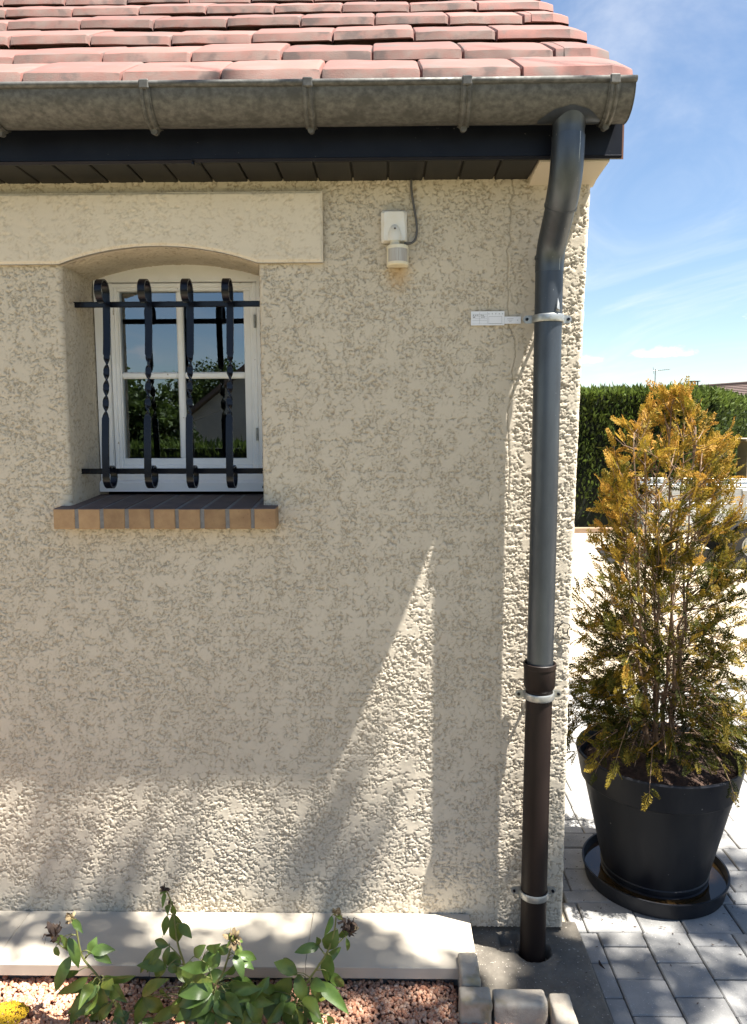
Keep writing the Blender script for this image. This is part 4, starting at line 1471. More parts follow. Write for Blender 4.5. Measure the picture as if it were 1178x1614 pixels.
W = P_[:, None] + S_[:, None, None] * (sidev[:, None] * u + D_[:, None] * v + nv_[:, None] * (curl * v * v + 0.10 * np.abs(u)))
W += g.normal(0, 0.0012, W.shape)
FF = (np.arange(n * nq)[:, None] * 4 + np.arange(4)[None]).reshape(-1, 4)
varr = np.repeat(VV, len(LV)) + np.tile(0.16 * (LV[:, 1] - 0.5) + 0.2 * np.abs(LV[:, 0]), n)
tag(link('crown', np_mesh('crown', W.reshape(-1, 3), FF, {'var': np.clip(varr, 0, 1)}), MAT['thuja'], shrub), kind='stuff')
print('thuja quads', n * nq)

# ------------------------------------------------------------------ peonies
PEONY = {'A': {'stems': [[[-1.327, -0.42, -0.008], [-1.36, -0.42, 0.091], [-1.407, -0.42, 0.18], [-1.45, -0.42, 0.243], [-1.464, -0.42, 0.331], [-1.477, -0.42, 0.353]], [[-1.481, -0.42, 0.255], [-1.518, -0.408, 0.268], [-1.534, -0.396, 0.284]]], 
  'heads': [([-1.522, -0.42, 0.309], 0.043, 0), ([-1.483, -0.4, 0.344], 0.025, 1)], 
  'leaves': [([-1.481, -0.426, 0.248], [-1.519, -0.44, 0.153], 0.034, 0), ([-1.483, -0.426, 0.303], [-1.459, -0.429, 0.216], 0.031, 0), ([-1.469, -0.422, 0.354], [-1.431, -0.451, 0.334], 0.02, 0), ([-1.433, -0.415, 0.245], [-1.416, -0.395, 0.285], 0.027, 0), ([-1.424, -0.424, 0.259], [-1.361, -0.405, 0.251], 0.031, 0), ([-1.416, -0.424, 0.256], [-1.368, -0.42, 0.222], 0.027, 0), ([-1.388, -0.426, 0.185], [-1.29, -0.444, 0.208], 0.036, 0), ([-1.407, -0.413, 0.17], [-1.479, -0.441, 0.107], 0.04, 0), ([-1.402, -0.415, 0.166], [-1.455, -0.401, 0.045], 0.036, 0), ([-1.391, -0.425, 0.169], [-1.405, -0.403, 0.052], 0.027, 0), ([-1.389, -0.418, 0.174], [-1.321, -0.435, 0.116], 0.04, 0), ([-1.435, -0.414, 0.111], [-1.495, -0.407, 0.022], 0.04, 0), ([-1.412, -0.427, 0.101], [-1.441, -0.398, 0.014], 0.031, 0), ([-1.525, -0.417, 0.27], [-1.518, -0.416, 0.241], 0.018, 1), ([-1.499, -0.425, 0.305], [-1.484, -0.422, 0.264], 0.018, 1), ([-1.366, -0.427, 0.107], [-1.406, -0.424, 0.05], 0.027, 1)]},
 'B': {'stems': [[[-1.133, -0.4, -0.018], [-1.147, -0.4, 0.132], [-1.17, -0.4, 0.216], [-1.186, -0.4, 0.28], [-1.195, -0.4, 0.378], [-1.211, -0.4, 0.429]], [[-1.17, -0.4, 0.216], [-1.211, -0.388, 0.252], [-1.239, -0.376, 0.24]]], 
  'heads': [([-1.216, -0.4, 0.436], 0.021, 0), ([-1.205, -0.38, 0.382], 0.017, 0)], 
  'leaves': [([-1.197, -0.394, 0.357], [-1.192, -0.374, 0.259], 0.043, 1), ([-1.211, -0.403, 0.356], [-1.223, -0.399, 0.294], 0.022, 0), ([-1.21, -0.399, 0.264], [-1.256, -0.376, 0.261], 0.027, 0), ([-1.228, -0.394, 0.256], [-1.298, -0.378, 0.163], 0.027, 0), ([-1.231, -0.401, 0.256], [-1.274, -0.402, 0.182], 0.02, 0), ([-1.207, -0.401, 0.261], [-1.22, -0.396, 0.198], 0.022, 0), ([-1.177, -0.403, 0.331], [-1.136, -0.425, 0.303], 0.027, 1), ([-1.192, -0.407, 0.392], [-1.194, -0.382, 0.346], 0.016, 1), ([-1.206, -0.398, 0.386], [-1.199, -0.432, 0.375], 0.016, 1), ([-1.216, -0.399, 0.421], [-1.218, -0.417, 0.389], 0.012, 1), ([-1.209, -0.403, 0.208], [-1.188, -0.404, 0.185], 0.027, 0), ([-1.217, -0.405, 0.205], [-1.259, -0.37, 0.145], 0.027, 0), ([-1.29, -0.405, 0.112], [-1.206, -0.408, 0.168], 0.034, 2), ([-1.281, -0.404, 0.109], [-1.23, -0.394, 0.054], 0.038, 2), ([-1.291, -0.396, 0.098], [-1.31, -0.412, 0.025], 0.038, 1), ([-1.331, -0.399, 0.054], [-1.378, -0.414, 0.026], 0.038, 0), ([-1.233, -0.406, 0.136], [-1.215, -0.376, 0.09], 0.027, 1), ([-1.269, -0.404, 0.044], [-1.273, -0.431, 0.027], 0.036, 1), ([-1.151, -0.398, 0.161], [-1.19, -0.385, 0.09], 0.04, 0), ([-1.157, -0.403, 0.104], [-1.204, -0.42, 0.078], 0.04, 0)]},
 'C': {'stems': [[[-1.077, -0.47, 0.024], [-1.068, -0.47, 0.179], [-1.043, -0.47, 0.231], [-1.023, -0.47, 0.292], [-1.012, -0.47, 0.333]], [[-1.068, -0.47, 0.179], [-1.084, -0.458, 0.242], [-1.119, -0.446, 0.263]]], 
  'heads': [([-1.01, -0.47, 0.34], 0.037, 2)], 
  'leaves': [([-1.081, -0.471, 0.302], [-1.038, -0.493, 0.342], 0.029, 0), ([-1.081, -0.467, 0.249], [-1.152, -0.502, 0.275], 0.034, 0), ([-1.078, -0.463, 0.245], [-1.052, -0.447, 0.285], 0.036, 0), ([-1.12, -0.463, 0.276], [-1.089, -0.457, 0.308], 0.029, 1), ([-1.008, -0.473, 0.29], [-0.98, -0.504, 0.24], 0.029, 0), ([-1.005, -0.466, 0.286], [-0.955, -0.442, 0.254], 0.026, 0), ([-1.001, -0.463, 0.272], [-0.954, -0.478, 0.251], 0.024, 0), ([-1.028, -0.465, 0.316], [-1.048, -0.465, 0.285], 0.029, 0), ([-0.99, -0.475, 0.321], [-1.001, -0.486, 0.299], 0.022, 1), ([-1.032, -0.476, 0.235], [-1.005, -0.476, 0.271], 0.029, 0), ([-1.134, -0.463, 0.265], [-1.136, -0.48, 0.207], 0.046, 1), ([-1.071, -0.478, 0.181], [-1.161, -0.483, 0.143], 0.048, 0), ([-1.07, -0.475, 0.176], [-1.128, -0.502, 0.123], 0.048, 0), ([-1.068, -0.472, 0.171], [-1.085, -0.454, 0.063], 0.041, 0), ([-1.065, -0.476, 0.177], [-1.014, -0.486, 0.106], 0.048, 0), ([-1.058, -0.471, 0.186], [-0.994, -0.441, 0.136], 0.053, 0), ([-1.071, -0.477, 0.185], [-1.16, -0.491, 0.183], 0.043, 0), ([-0.977, -0.475, 0.164], [-0.92, -0.501, 0.221], 0.038, 0), ([-0.977, -0.476, 0.164], [-0.943, -0.461, 0.083], 0.043, 0), ([-0.974, -0.47, 0.16], [-0.893, -0.502, 0.172], 0.034, 0), ([-1.131, -0.462, 0.214], [-1.065, -0.489, 0.222], 0.024, 2), ([-1.117, -0.47, 0.153], [-1.163, -0.497, 0.108], 0.048, 0), ([-1.011, -0.471, 0.171], [-1.007, -0.455, 0.085], 0.043, 1), ([-0.954, -0.47, 0.181], [-0.92, -0.441, 0.204], 0.034, 0), ([-1.025, -0.471, 0.202], [-0.974, -0.489, 0.206], 0.029, 1), ([-1.098, -0.471, 0.129], [-1.101, -0.503, 0.099], 0.043, 0), ([-1.042, -0.464, 0.123], [-1.048, -0.489, 0.087], 0.043, 0), ([-1.14, -0.47, 0.169], [-1.191, -0.451, 0.101], 0.043, 1), ([-0.969, -0.474, 0.132], [-0.988, -0.503, 0.105], 0.038, 1)]},
 'D': {'stems': [[[-0.885, -0.41, -0.015], [-0.848, -0.41, 0.113], [-0.808, -0.41, 0.176], [-0.759, -0.41, 0.255], [-0.739, -0.41, 0.318], [-0.733, -0.41, 0.364]], [[-0.744, -0.41, 0.266], [-0.715, -0.398, 0.289], [-0.696, -0.386, 0.314]], [[-0.766, -0.41, 0.248], [-0.784, -0.398, 0.262], [-0.795, -0.386, 0.259]]], 
  'heads': [([-0.731, -0.41, 0.37], 0.025, 1), ([-0.699, -0.39, 0.317], 0.046, 3)], 
  'leaves': [([-0.782, -0.415, 0.274], [-0.849, -0.429, 0.266], 0.029, 0), ([-0.786, -0.404, 0.267], [-0.788, -0.43, 0.316], 0.019, 0), ([-0.745, -0.417, 0.369], [-0.766, -0.436, 0.32], 0.022, 0), ([-0.729, -0.409, 0.322], [-0.766, -0.385, 0.25], 0.046, 0), ([-0.749, -0.412, 0.246], [-0.762, -0.381, 0.144], 0.041, 0), ([-0.705, -0.408, 0.296], [-0.706, -0.386, 0.244], 0.012, 0), ([-0.75, -0.406, 0.19], [-0.714, -0.394, 0.141], 0.036, 0), ([-0.846, -0.417, 0.197], [-0.91, -0.413, 0.225], 0.041, 1), ([-0.843, -0.404, 0.182], [-0.821, -0.431, 0.115], 0.041, 1), ([-0.863, -0.403, 0.171], [-0.926, -0.387, 0.077], 0.055, 1), ([-0.77, -0.407, 0.159], [-0.769, -0.423, 0.129], 0.024, 0), ([-0.804, -0.408, 0.154], [-0.777, -0.393, 0.092], 0.034, 0), ([-0.894, -0.41, 0.043], [-0.955, -0.392, 0.081], 0.046, 0), ([-0.889, -0.407, 0.041], [-0.825, -0.402, 0.086], 0.046, 0), ([-0.873, -0.403, 0.128], [-0.89, -0.428, 0.1], 0.034, 0), ([-0.833, -0.417, 0.097], [-0.808, -0.383, 0.03], 0.026, 0), ([-0.791, -0.403, 0.081], [-0.798, -0.382, 0.005], 0.029, 1), ([-0.76, -0.417, 0.067], [-0.74, -0.402, 0.022], 0.019, 0), ([-0.863, -0.416, 0.091], [-0.877, -0.387, 0.008], 0.038, 0), ([-0.825, -0.407, 0.068], [-0.848, -0.382, -0.001], 0.038, 0), ([-0.911, -0.415, 0.138], [-0.95, -0.441, 0.178], 0.029, 0)]}}


def leaf_mesh(base, tip, w, seed):
    gg = np.random.default_rng(seed)
    base, tip = np.array(base), np.array(tip)
    ax_ = tip - base
    L = np.linalg.norm(ax_)
    ax_ /= L
    view = np.array([0.25 + gg.normal(0, 0.35), -1.0, 0.55 + gg.normal(0, 0.35)])
    sd = np.cross(ax_, view); sd /= np.linalg.norm(sd)
    nm = np.cross(sd, ax_)
    if nm[1] > 0:
        nm = -nm
    nL, nW = 11, 5
    bow = gg.uniform(0.06, 0.18) * L
    fold = gg.uniform(0.10, 0.45)
    Vv = []
    for i in range(nL):
        t = i / (nL - 1)
        c = base + ax_ * L * t + nm * bow * math.sin(math.pi * t * 0.9) + np.array([0, 0, 1]) * 0.05 * L * math.sin(math.pi * t)
        hw = 0.47 * w * ((t / 0.38) ** 0.75 * ((1 - t) / 0.62) ** 1.1 if 0 < t < 1 else 0.0) + 0.0006
        hw *= 1 + 0.06 * math.sin(9 * t + seed)
        for j in range(nW):
            s = -1 + 2 * j / (nW - 1)
            Vv.append(c + sd * hw * s + nm * (fold * hw * (abs(s) ** 1.3) + 0.10 * hw * math.sin(7 * t + 2 * s + seed)))
    me = np_mesh('leaf', np.array(Vv), grid_faces(nL, nW))
    return me


PL = {'A': ('left peony stem with two withered flower heads', 'peony'),
      'B': ('tall middle peony stem with a drooping brown bud', 'peony'),
      'C': ('bushy peony in the centre with a pale dried flower', 'peony'),
      'D': ('right peony stem leaning toward the downpipe with dark seed head', 'peony')}
sd_ = 100
gx2 = np.random.default_rng(55)
for key, d in PEONY.items():
    base = d['stems'][0][0]
    # the lower leaves that fill the clump
    for q in range({'A': 12, 'B': 18, 'C': 22, 'D': 18}[key]):
        st = d['stems'][0]
        zb_ = gx2.uniform(0.05, 0.20)
        zz_ = [p[2] for p in st]
        b = np.array([np.interp(zb_, zz_, [p[0] for p in st]), np.interp(zb_, zz_, [p[1] for p in st]), zb_])
        a = gx2.uniform(0, 6.283)
        r_ = gx2.uniform(0.015, 0.06)
        b = b + [r_ * math.cos(a), 0.7 * r_ * math.sin(a), gx2.uniform(0, 0.02)]
        L_ = gx2.uniform(0.07, 0.12)
        t = b + [L_ * math.cos(a) * 0.85, L_ * math.sin(a) * 0.7, gx2.uniform(-0.6, 0.25) * L_]
        t[1] = min(t[1], -0.285)
        d['leaves'].append((b.tolist(), t.tolist(), gx2.uniform(0.026, 0.038), int(gx2.choice([0, 0, 1, 1, 2], p=[.2, .2, .25, .23, .12]))))
    pe = thing('peony', (base[0], base[1], 0.02), PL[key][0], PL[key][1], 'peonies in the gravel bed')
    for si, st in enumerate(d['stems']):
        st = [Vector(p) for p in st]
        if si == 0:
            st = [Vector((st[0].x, st[0].y, 0.0))] + st[0 if st[0].z > 0.03 else 1:]
        # smooth the polyline
        fine = []
        for a in range(len(st) - 1):
            p0, p1, p2, p3 = st[max(a - 1, 0)], st[a], st[a + 1], st[min(a + 2, len(st) - 1)]
            for t in np.linspace(0, 1, 6)[:-1]:
                fine.append(0.5 * ((2 * p1) + (-p0 + p2) * t + (2 * p0 - 5 * p1 + 4 * p2 - p3) * t * t + (-p0 + 3 * p1 - 3 * p2 + p3) * t ** 3))
        fine.append(st[-1])
        r0 = 0.0042 if si == 0 else 0.0022
        MB().tube(fine, list(np.linspace(r0, r0 * 0.45, len(fine))), 8).build('stem', MAT['stem'], pe, True)
    pts = [Vector(p) for s in d['stems'] for p in s]
    dense = []
    for s in d['stems']:
        for a in range(len(s) - 1):
            for t in np.linspace(0, 1, 8):
                dense.append(Vector(s[a]).lerp(Vector(s[a + 1]), t))
    for (b, t, w, c) in d['leaves']:
        sd_ += 1
        o = link('leaf', leaf_mesh(b, t, w, sd_), MAT['peony%d' % c], pe, True)
        bv = Vector(b)
        near = min(dense, key=lambda q: (q - bv).length + (0.5 * max(0, q.z - bv.z)))
        if (near - bv).length > 0.004:
            m_ = near.lerp(bv, 0.5) + Vector((0, 0, 0.006))
            MB().tube([near, m_, bv], [0.0016, 0.0013, 0.0010], 6).build('petiole', MAT['stem'], pe, True)
    gg = np.random.default_rng(sd_)
    for (c, s, kind) in d['heads']:
        s *= 1.45
        hm = MB()
        c = np.array(c)
        dark = kind in (0, 3)
        # seed capsule
        npet = 15 if s > 0.03 else 9
        for q in range(npet):
            dr = gg.normal(size=3) + [0, -0.3, 0.35]
            dr /= np.linalg.norm(dr)
            L = s * gg.uniform(0.30, 0.62)
            sd = np.cross(dr, gg.normal(size=3)); sd /= np.linalg.norm(sd)
            n2 = np.cross(sd, dr)
            w = L * gg.uniform(0.16, 0.34)
            ring_ = []
            n0 = len(hm.v)
            for a, (t, ww) in enumerate(((0, 0.3), (0.3, 0.9), (0.6, 1.0), (0.85, 0.7), (1.0, 0.15))):
                cc = c + dr * L * t + n2 * L * 0.5 * t * t * gg.uniform(-1, 1)
                tw = gg.uniform(-0.6, 0.6)
                s2 = sd * math.cos(tw) + n2 * math.sin(tw)
                hm.v += [tuple(cc - s2 * w * ww), tuple(cc + n2 * w * 0.4 * ww), tuple(cc + s2 * w * ww)]
            for a in range(4):
                for b_ in range(2):
                    i = n0 + a * 3 + b_
                    hm.f.append((i, i + 1, i + 4, i + 3))
        hm.build('withered_flower', MAT['dead0' if dark else 'dead1'], pe, True)
        if kind >= 2:
            k = MB()
            for q in range(4):
                a = q * 1.6
                p0 = Vector(c) + Vector((0, 0, -s * 0.12))
                p1 = p0 + Vector((math.cos(a) * s * 0.16, math.sin(a) * s * 0.16, s * 0.10))
                p2 = p0 + Vector((math.cos(a) * s * 0.20, math.sin(a) * s * 0.20, s * 0.36))
                k.tube([p0, p1, p2], [s * 0.10, s * 0.12, s * 0.02], 8)
            k.build('seed_pod', MAT['peony2' if kind == 2 else 'dead0'], pe, True)
        for q in range(3):
            sd_ += 1
            a = gg.uniform(0, 6.28)
            t = c + np.array([math.cos(a) * s * 0.5, math.sin(a) * s * 0.3, -s * gg.uniform(0.1, 0.6)])
            link('sepal', leaf_mesh(c + [0, 0, -s * 0.15], t, s * 0.3, sd_), MAT['peony1' if q else 'dead1'], pe, True)

# yellow flat flower head at the lower left
yf = thing('yarrow_flower', (-1.675, -0.42, 0.0), 'yellow domed flower head at the left end of the gravel', 'flower')
MB().tube([(-1.69, -0.43, 0.0), (-1.682, -0.425, 0.03), (-1.678, -0.42, 0.056)], 0.003, 8).build('stem', MAT['stem'], yf, True)
V0, F0 = ico()
Vs, Fs = [], []
gg = np.random.default_rng(3)
for i in range(800):
    r = 0.062 * math.sqrt(gg.uniform()); a = gg.uniform(0, 6.28)
    bumpy = 0.010 * math.cos(r / 0.062 * 1.5) + 0.005 * float(perlin(np.array(r * math.cos(a) * 60), np.array(r * math.sin(a) * 60)))
    c = np.array([-1.678 + r * math.cos(a), -0.42 + 0.8 * r * math.sin(a), 0.062 + bumpy])
    Fs.append(F0 + len(Vs) * 12)
    Vs.append(V0 * gg.uniform(0.0020, 0.0034) * (1 + gg.uniform(-0.2, 0.2, (12, 1))) + c)
link('florets', np_mesh('florets', np.concatenate(Vs), np.concatenate(Fs)), MAT['yellow'], yf, True)

# a dry leaf fallen on the paving joint
tag(link('fallen_leaf', leaf_mesh((0.094, -0.098, 0.004), (0.104, -0.140, 0.006), 0.012, 5), MAT['dead0'], None, True), 'small dark dried leaf lying on the paving beside the concrete pad', 'leaf')

# fallen needles and scraps on the paving and the pad
gd = np.random.default_rng(19)
k = 260
rr_ = 0.27 + gd.exponential(0.16, k)
aa_ = gd.uniform(0, 2 * math.pi, k)
Pn = np.stack([PCX + rr_ * np.cos(aa_), PCY + rr_ * np.sin(aa_), np.full(k, 0.004)], -1)
Pn = Pn[(Pn[:, 0] > 0.07) | (Pn[:, 1] < -0.02)]
Pn = Pn[(Pn[:, 1] > -0.6) & (Pn[:, 0] > -0.05)]
Pn[:, 2] = np.where(Pn[:, 0] < 0.075, 0.036, 0.0045)
an_ = gd.uniform(0, 2 * math.pi, len(Pn))
Dn = np.stack([np.cos(an_), np.sin(an_), gd.normal(0, 0.08, len(Pn))], -1)
Ln = gd.uniform(0.005, 0.016, len(Pn))
Sn = np.stack([-Dn[:, 1], Dn[:, 0], 0 * an_], -1)
Wn = (Ln * 0.16)[:, None]
Vn = np.stack([Pn - Dn * Ln[:, None] / 2, Pn + Sn * Wn, Pn + Dn * Ln[:, None] / 2, Pn - Sn * Wn], 1).reshape(-1, 3)
tag(link('fallen_needles', np_mesh('fallen_needles', Vn, np.arange(len(Vn)).reshape(-1, 4)), MAT['dead0']), 'brown fallen needles scattered on the paving around the pot', 'litter', kind='stuff')

# ------------------------------------------------------------------ foliage helpers
def leaf_cloud(P, D, L, Wd, g, var):
    """one folded diamond leaf per point: P centres, D directions, L length, Wd half width"""
    n = len(P)
    rnd = g.normal(size=(n, 3))
    S = np.cross(D, rnd); S /= np.linalg.norm(S, axis=1)[:, None] + 1e-9
    N = np.cross(S, D)
    L = np.asarray(L)[:, None]; Wd = np.asarray(Wd)[:, None]
    A = P - D * L * 0.5
    B = P + S * Wd + N * Wd * 0.35
    C_ = P + D * L * 0.5
    E_ = P - S * Wd + N * Wd * 0.35
    V = np.stack([A, B, C_, E_], 1).reshape(-1, 3)
    F = np.arange(n * 4).reshape(-1, 4)
    return V, F, np.repeat(var, 4)


def make_hedge(name, pts, height, thick, n, label, seed, cat='hedge', size=0.10, fil_top=True):
    """hedge along a polyline, dark core with upright sprays all over its faces"""
    g = np.random.default_rng(seed)
    h = thing(name, (pts[0][0], pts[0][1], -0.02), label, cat)
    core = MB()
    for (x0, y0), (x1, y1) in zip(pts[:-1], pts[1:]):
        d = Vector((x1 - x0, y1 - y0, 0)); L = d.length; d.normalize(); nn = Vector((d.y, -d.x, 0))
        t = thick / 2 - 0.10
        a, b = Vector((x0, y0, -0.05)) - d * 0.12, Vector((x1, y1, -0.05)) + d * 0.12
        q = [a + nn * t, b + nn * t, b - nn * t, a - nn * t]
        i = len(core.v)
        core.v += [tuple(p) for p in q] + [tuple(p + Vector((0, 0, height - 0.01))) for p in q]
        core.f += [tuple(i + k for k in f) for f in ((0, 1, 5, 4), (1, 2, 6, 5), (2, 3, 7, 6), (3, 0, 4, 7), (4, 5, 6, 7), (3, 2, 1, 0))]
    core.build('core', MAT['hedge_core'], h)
    seg = [math.dist(a, b) for a, b in zip(pts[:-1], pts[1:])]
    tot = sum(seg)
    PP, DD, VVs = [], [], []
    for (a, b), L in zip(zip(pts[:-1], pts[1:]), seg):
        k = int(n * L / tot)
        a, b = np.array(a), np.array(b)
        d = (b - a) / L; nn = np.array([d[1], -d[0]])
        s = g.uniform(-0.3, L + 0.3, k)
        face = g.uniform(size=k)
        topm = face < 0.26
        side = np.where(face < 0.66, 1.0, -1.0)
        z = np.where(topm, height + g.normal(0, 0.03, k), height * np.sqrt(g.uniform(0.0, 1, k)))
        wob = 0.07 * fbm(s, z, 1.6, 3, seed=seed) + 0.03 * fbm(s, z, 6, 2, seed=seed + 1)
        offs = np.where(topm, g.uniform(-thick / 2, thick / 2, k), side * (thick / 2 + wob + g.normal(0, 0.025, k)))
        z = z + np.where(topm, 0.05 * fbm(s, offs, 2.5, 3, seed=seed + 2), 0)
        xy = a + d * s[:, None] + nn * offs[:, None]
        PP.append(np.stack([xy[:, 0], xy[:, 1], z], -1))
        dv = np.stack([nn[0] * np.where(topm, 0, side) * 0.55, nn[1] * np.where(topm, 0, side) * 0.55, np.where(topm, 1.2, 0.65)], -1) + g.normal(0, 0.33, (k, 3))
        DD.append(dv / np.linalg.norm(dv, axis=1)[:, None])
        VVs.append(np.clip(g.normal(0.35, 0.22, k) + 0.35 * sstep(-0.1, 0.25, fbm(s, z, 3, 3, seed=seed + 5)) - 0.1 + np.where(topm, 0.5, 0.55 * sstep(height - 0.35, height, z)) - 0.08, 0, 1))  # paler toward the top: sunlight on the upper hedge put into the leaf colour
    P = np.concatenate(PP); D = np.concatenate(DD); vv = np.concatenate(VVs)
    L = g.uniform(0.6, 1.5, len(P)) * size * np.where((g.uniform(size=len(P)) < 0.05) & (P[:, 2] > height - 0.05), 2.0, 1.0)
    V, F, va = leaf_cloud(P, D, L, L * g.uniform(0.10, 0.2, len(P)), g, vv)
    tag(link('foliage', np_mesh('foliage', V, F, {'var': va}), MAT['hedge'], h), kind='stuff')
    return h


def make_tree(name, base, clumps, n, label, seed, size=0.08, trunk_r=0.11, fork=1.8, mat='leaves', cat='tree', group=None, shape=(0.22, 0.4), sub_n=26, spread=0.10):
    """tapered trunk, limbs to every clump, leaf-sized faces around clump centres"""
    g = np.random.default_rng(seed)
    t = thing(name, base, label, cat, group)
    b = np.array(base)
    cc = np.mean([c[:3] for c in clumps], axis=0)
    fk = np.array([b[0] + (cc[0] - b[0]) * 0.25, b[1] + (cc[1] - b[1]) * 0.25, b[2] + fork])
    tr = MB()
    pth = bez(b, b + [0, 0, fork * 0.4], fk - [0, 0, fork * 0.3], fk, 9)
    tr.tube(pth.tolist(), list(np.linspace(trunk_r * 1.25, trunk_r * 0.75, 9)), 14)
    for c in clumps:
        c3 = np.array(c[:3])
        lp = bez(fk - [0, 0, 0.1], fk + (c3 - fk) * [0.2, 0.2, 0.5], fk + (c3 - fk) * [0.7, 0.7, 0.8], c3, 9)
        lp[2:-1] += g.normal(0, 0.04, (6, 3))
        tr.tube(lp.tolist(), list(np.linspace(trunk_r * 0.45, 0.010, 9)), 7)
        for q in range(9):
            e = c3 + g.normal(size=3) * np.array(c[3:6]) * 0.7
            st = lp[g.integers(5, 9)]
            tr.tube([st, (st + e) / 2 + g.normal(0, 0.05, 3), e], [0.012, 0.008, 0.004], 5, cap=False)
    tr.build('trunk', MAT['tree_bark'], t, True)
    vol = np.array([c[3] * c[4] * c[5] for c in clumps]); vol = vol / vol.sum()
    PP, VVs = [], []
    for c, w in zip(clumps, vol):
        k = int(n * w)
        # sub-clumps (twig ends) inside each clump
        ns_ = max(6, k // sub_n)
        dr = g.normal(size=(ns_, 3)); dr /= np.linalg.norm(dr, axis=1)[:, None]
        sc = np.array(c[:3]) + dr * (g.uniform(0.25, 1.0, (ns_, 1)) ** 0.6) * np.array(c[3:6])
        ii = g.integers(0, ns_, k)
        PP.append(sc[ii] + g.normal(0, spread, (k, 3)) * np.array(c[3:6]).mean() * 1.1)
        VVs.append(np.clip(g.uniform(0, 0.6, ns_)[ii] + g.normal(0.1, 0.15, k), 0, 1))
    P = np.concatenate(PP); vv = np.concatenate(VVs)
    D = g.normal(size=P.shape) + [0, 0, -0.4]; D /= np.linalg.norm(D, axis=1)[:, None]
    L = g.uniform(0.7, 1.3, len(P)) * size
    V, F, va = leaf_cloud(P, D, L, L * g.uniform(*shape, len(P)), g, vv)
    tag(link('crown', np_mesh('crown', V, F, {'var': va}), MAT[mat], t), kind='stuff')
    return t


# ------------------------------------------------------------------ behind the house: kerb, hedge, trailer, pillar, neighbour
MB().box(-3.0, 5.4, 10.08, 10.20, -0.05, 0.07, 0.006).build('timber_edging', MAT['timber'], None)
tag(bpy.context.scene.objects['timber_edging'], 'long low timber edging in front of the far hedge', 'edging')
make_hedge('conifer_hedge', [(-3.0, 10.95), (4.30, 10.95), (4.75, 11.35), (9.5, 19.5)], 2.33, 0.95, 85000, 'tall clipped conifer hedge behind the potted shrub', 31)

gp = thing('gate_pillar', (6.86, 13.2, -0.02), 'beige rendered gate pillar at the right edge beside the hedge', 'pillar')
MB().box(6.62, 7.10, 12.97, 13.43, -0.05, 1.42, 0.012).build('shaft', MAT['far_render'], gp)
MB().box(6.56, 7.16, 12.91, 13.49, 1.422, 1.49, 0.015).build('cap', MAT['far_render'], gp)
g = np.random.default_rng(8)
bs = thing('dark_bush', (5.75, 13.0, -0.02), 'dark green bush between the hedge and the gate pillar', 'bush')
k = 5000
dr = g.normal(size=(k, 3)); dr /= np.linalg.norm(dr, axis=1)[:, None]
P = np.array([5.75, 13.0, 0.62]) + dr * (g.uniform(0.1, 1, (k, 1)) ** 0.4) * [0.55, 0.45, 0.85]
P = P[P[:, 2] > -0.02]
D = g.normal(size=P.shape) + [0, -0.3, 0.2]; D /= np.linalg.norm(D, axis=1)[:, None]
L = g.uniform(0.05, 0.12, len(P))
V, F, va = leaf_cloud(P, D, L, L * 0.3, g, np.clip(g.normal(0.25, 0.2, len(P)), 0, 1))
tag(link('foliage', np_mesh('foliage', V, F, {'var': va}), MAT['hedge'], bs), kind='stuff')
st_ = MB()
for i in range(7):
    a = i * 0.9
    st_.tube([(5.75 + 0.05 * math.cos(a), 13 + 0.05 * math.sin(a), -0.03), (5.75 + 0.25 * math.cos(a), 13 + 0.2 * math.sin(a), 0.6), (5.75 + 0.4 * math.cos(a), 13 + 0.3 * math.sin(a), 1.1)], [0.02, 0.014, 0.006], 6)
st_.build('stems', MAT['bark'], bs, True)

# small goods trailer
tr_o = thing('goods_trailer', (4.2, 7.3, -0.016), 'aluminium sided car trailer parked behind the shrub', 'trailer')
TR = Matrix.Translation((3.80, 7.0, 0)) @ Matrix.Rotation(RAD(-8), 4, 'Z')


def tbuild(mb, name, mat, parent, smooth=False, sharp=None):
    mb.v = [tuple(TR @ Vector(v)) for v in mb.v]
    return mb.build(name, MAT[mat], parent, smooth, sharp)


TL0, TL1, TW_ = -1.15, 1.25, 1.25
tbuild(MB().box(TL0, TL1, 0.0, TW_, 0.50, 0.55, 0.004), 'bed', 'alu', tr_o)
for (x0, x1, y0, y1, nm) in ((TL0, TL1, 0.0, 0.025, 'side_panel'), (TL0, TL1, TW_ - 0.025, TW_, 'side_panel'), (TL0, TL0 + 0.025, 0.026, TW_ - 0.026, 'tail_panel'), (TL1 - 0.025, TL1, 0.026, TW_ - 0.026, 'front_panel')):
    tbuild(MB().box(x0, x1, y0, y1, 0.553, 0.985, 0.003), nm, 'alu', tr_o)
rl = MB()
for z in (0.955, 0.975, 0.995):
    rl.box(TL0 - 0.01, TL1 + 0.01, -0.018, 0.035, z, z + 0.016, 0.003)
    rl.box(TL0 - 0.01, TL1 + 0.01, TW_ - 0.03, TW_ + 0.015, z, z + 0.016, 0.003)
tbuild(rl, 'top_rail', 'galv', tr_o)
for xp in (TL0 - 0.01, -0.02, TL1 - 0.04):
    tbuild(MB().box(xp, xp + 0.05, -0.035, -0.019, 0.44, 0.95, 0.003), 'post', 'galv', tr_o)
for z in (0.66, 0.77, 0.88):
    tbuild(MB().box(TL0 + 0.05, TL1 - 0.05, -0.006, -0.001, z, z + 0.012, 0.001), 'panel_rib', 'alu', tr_o)
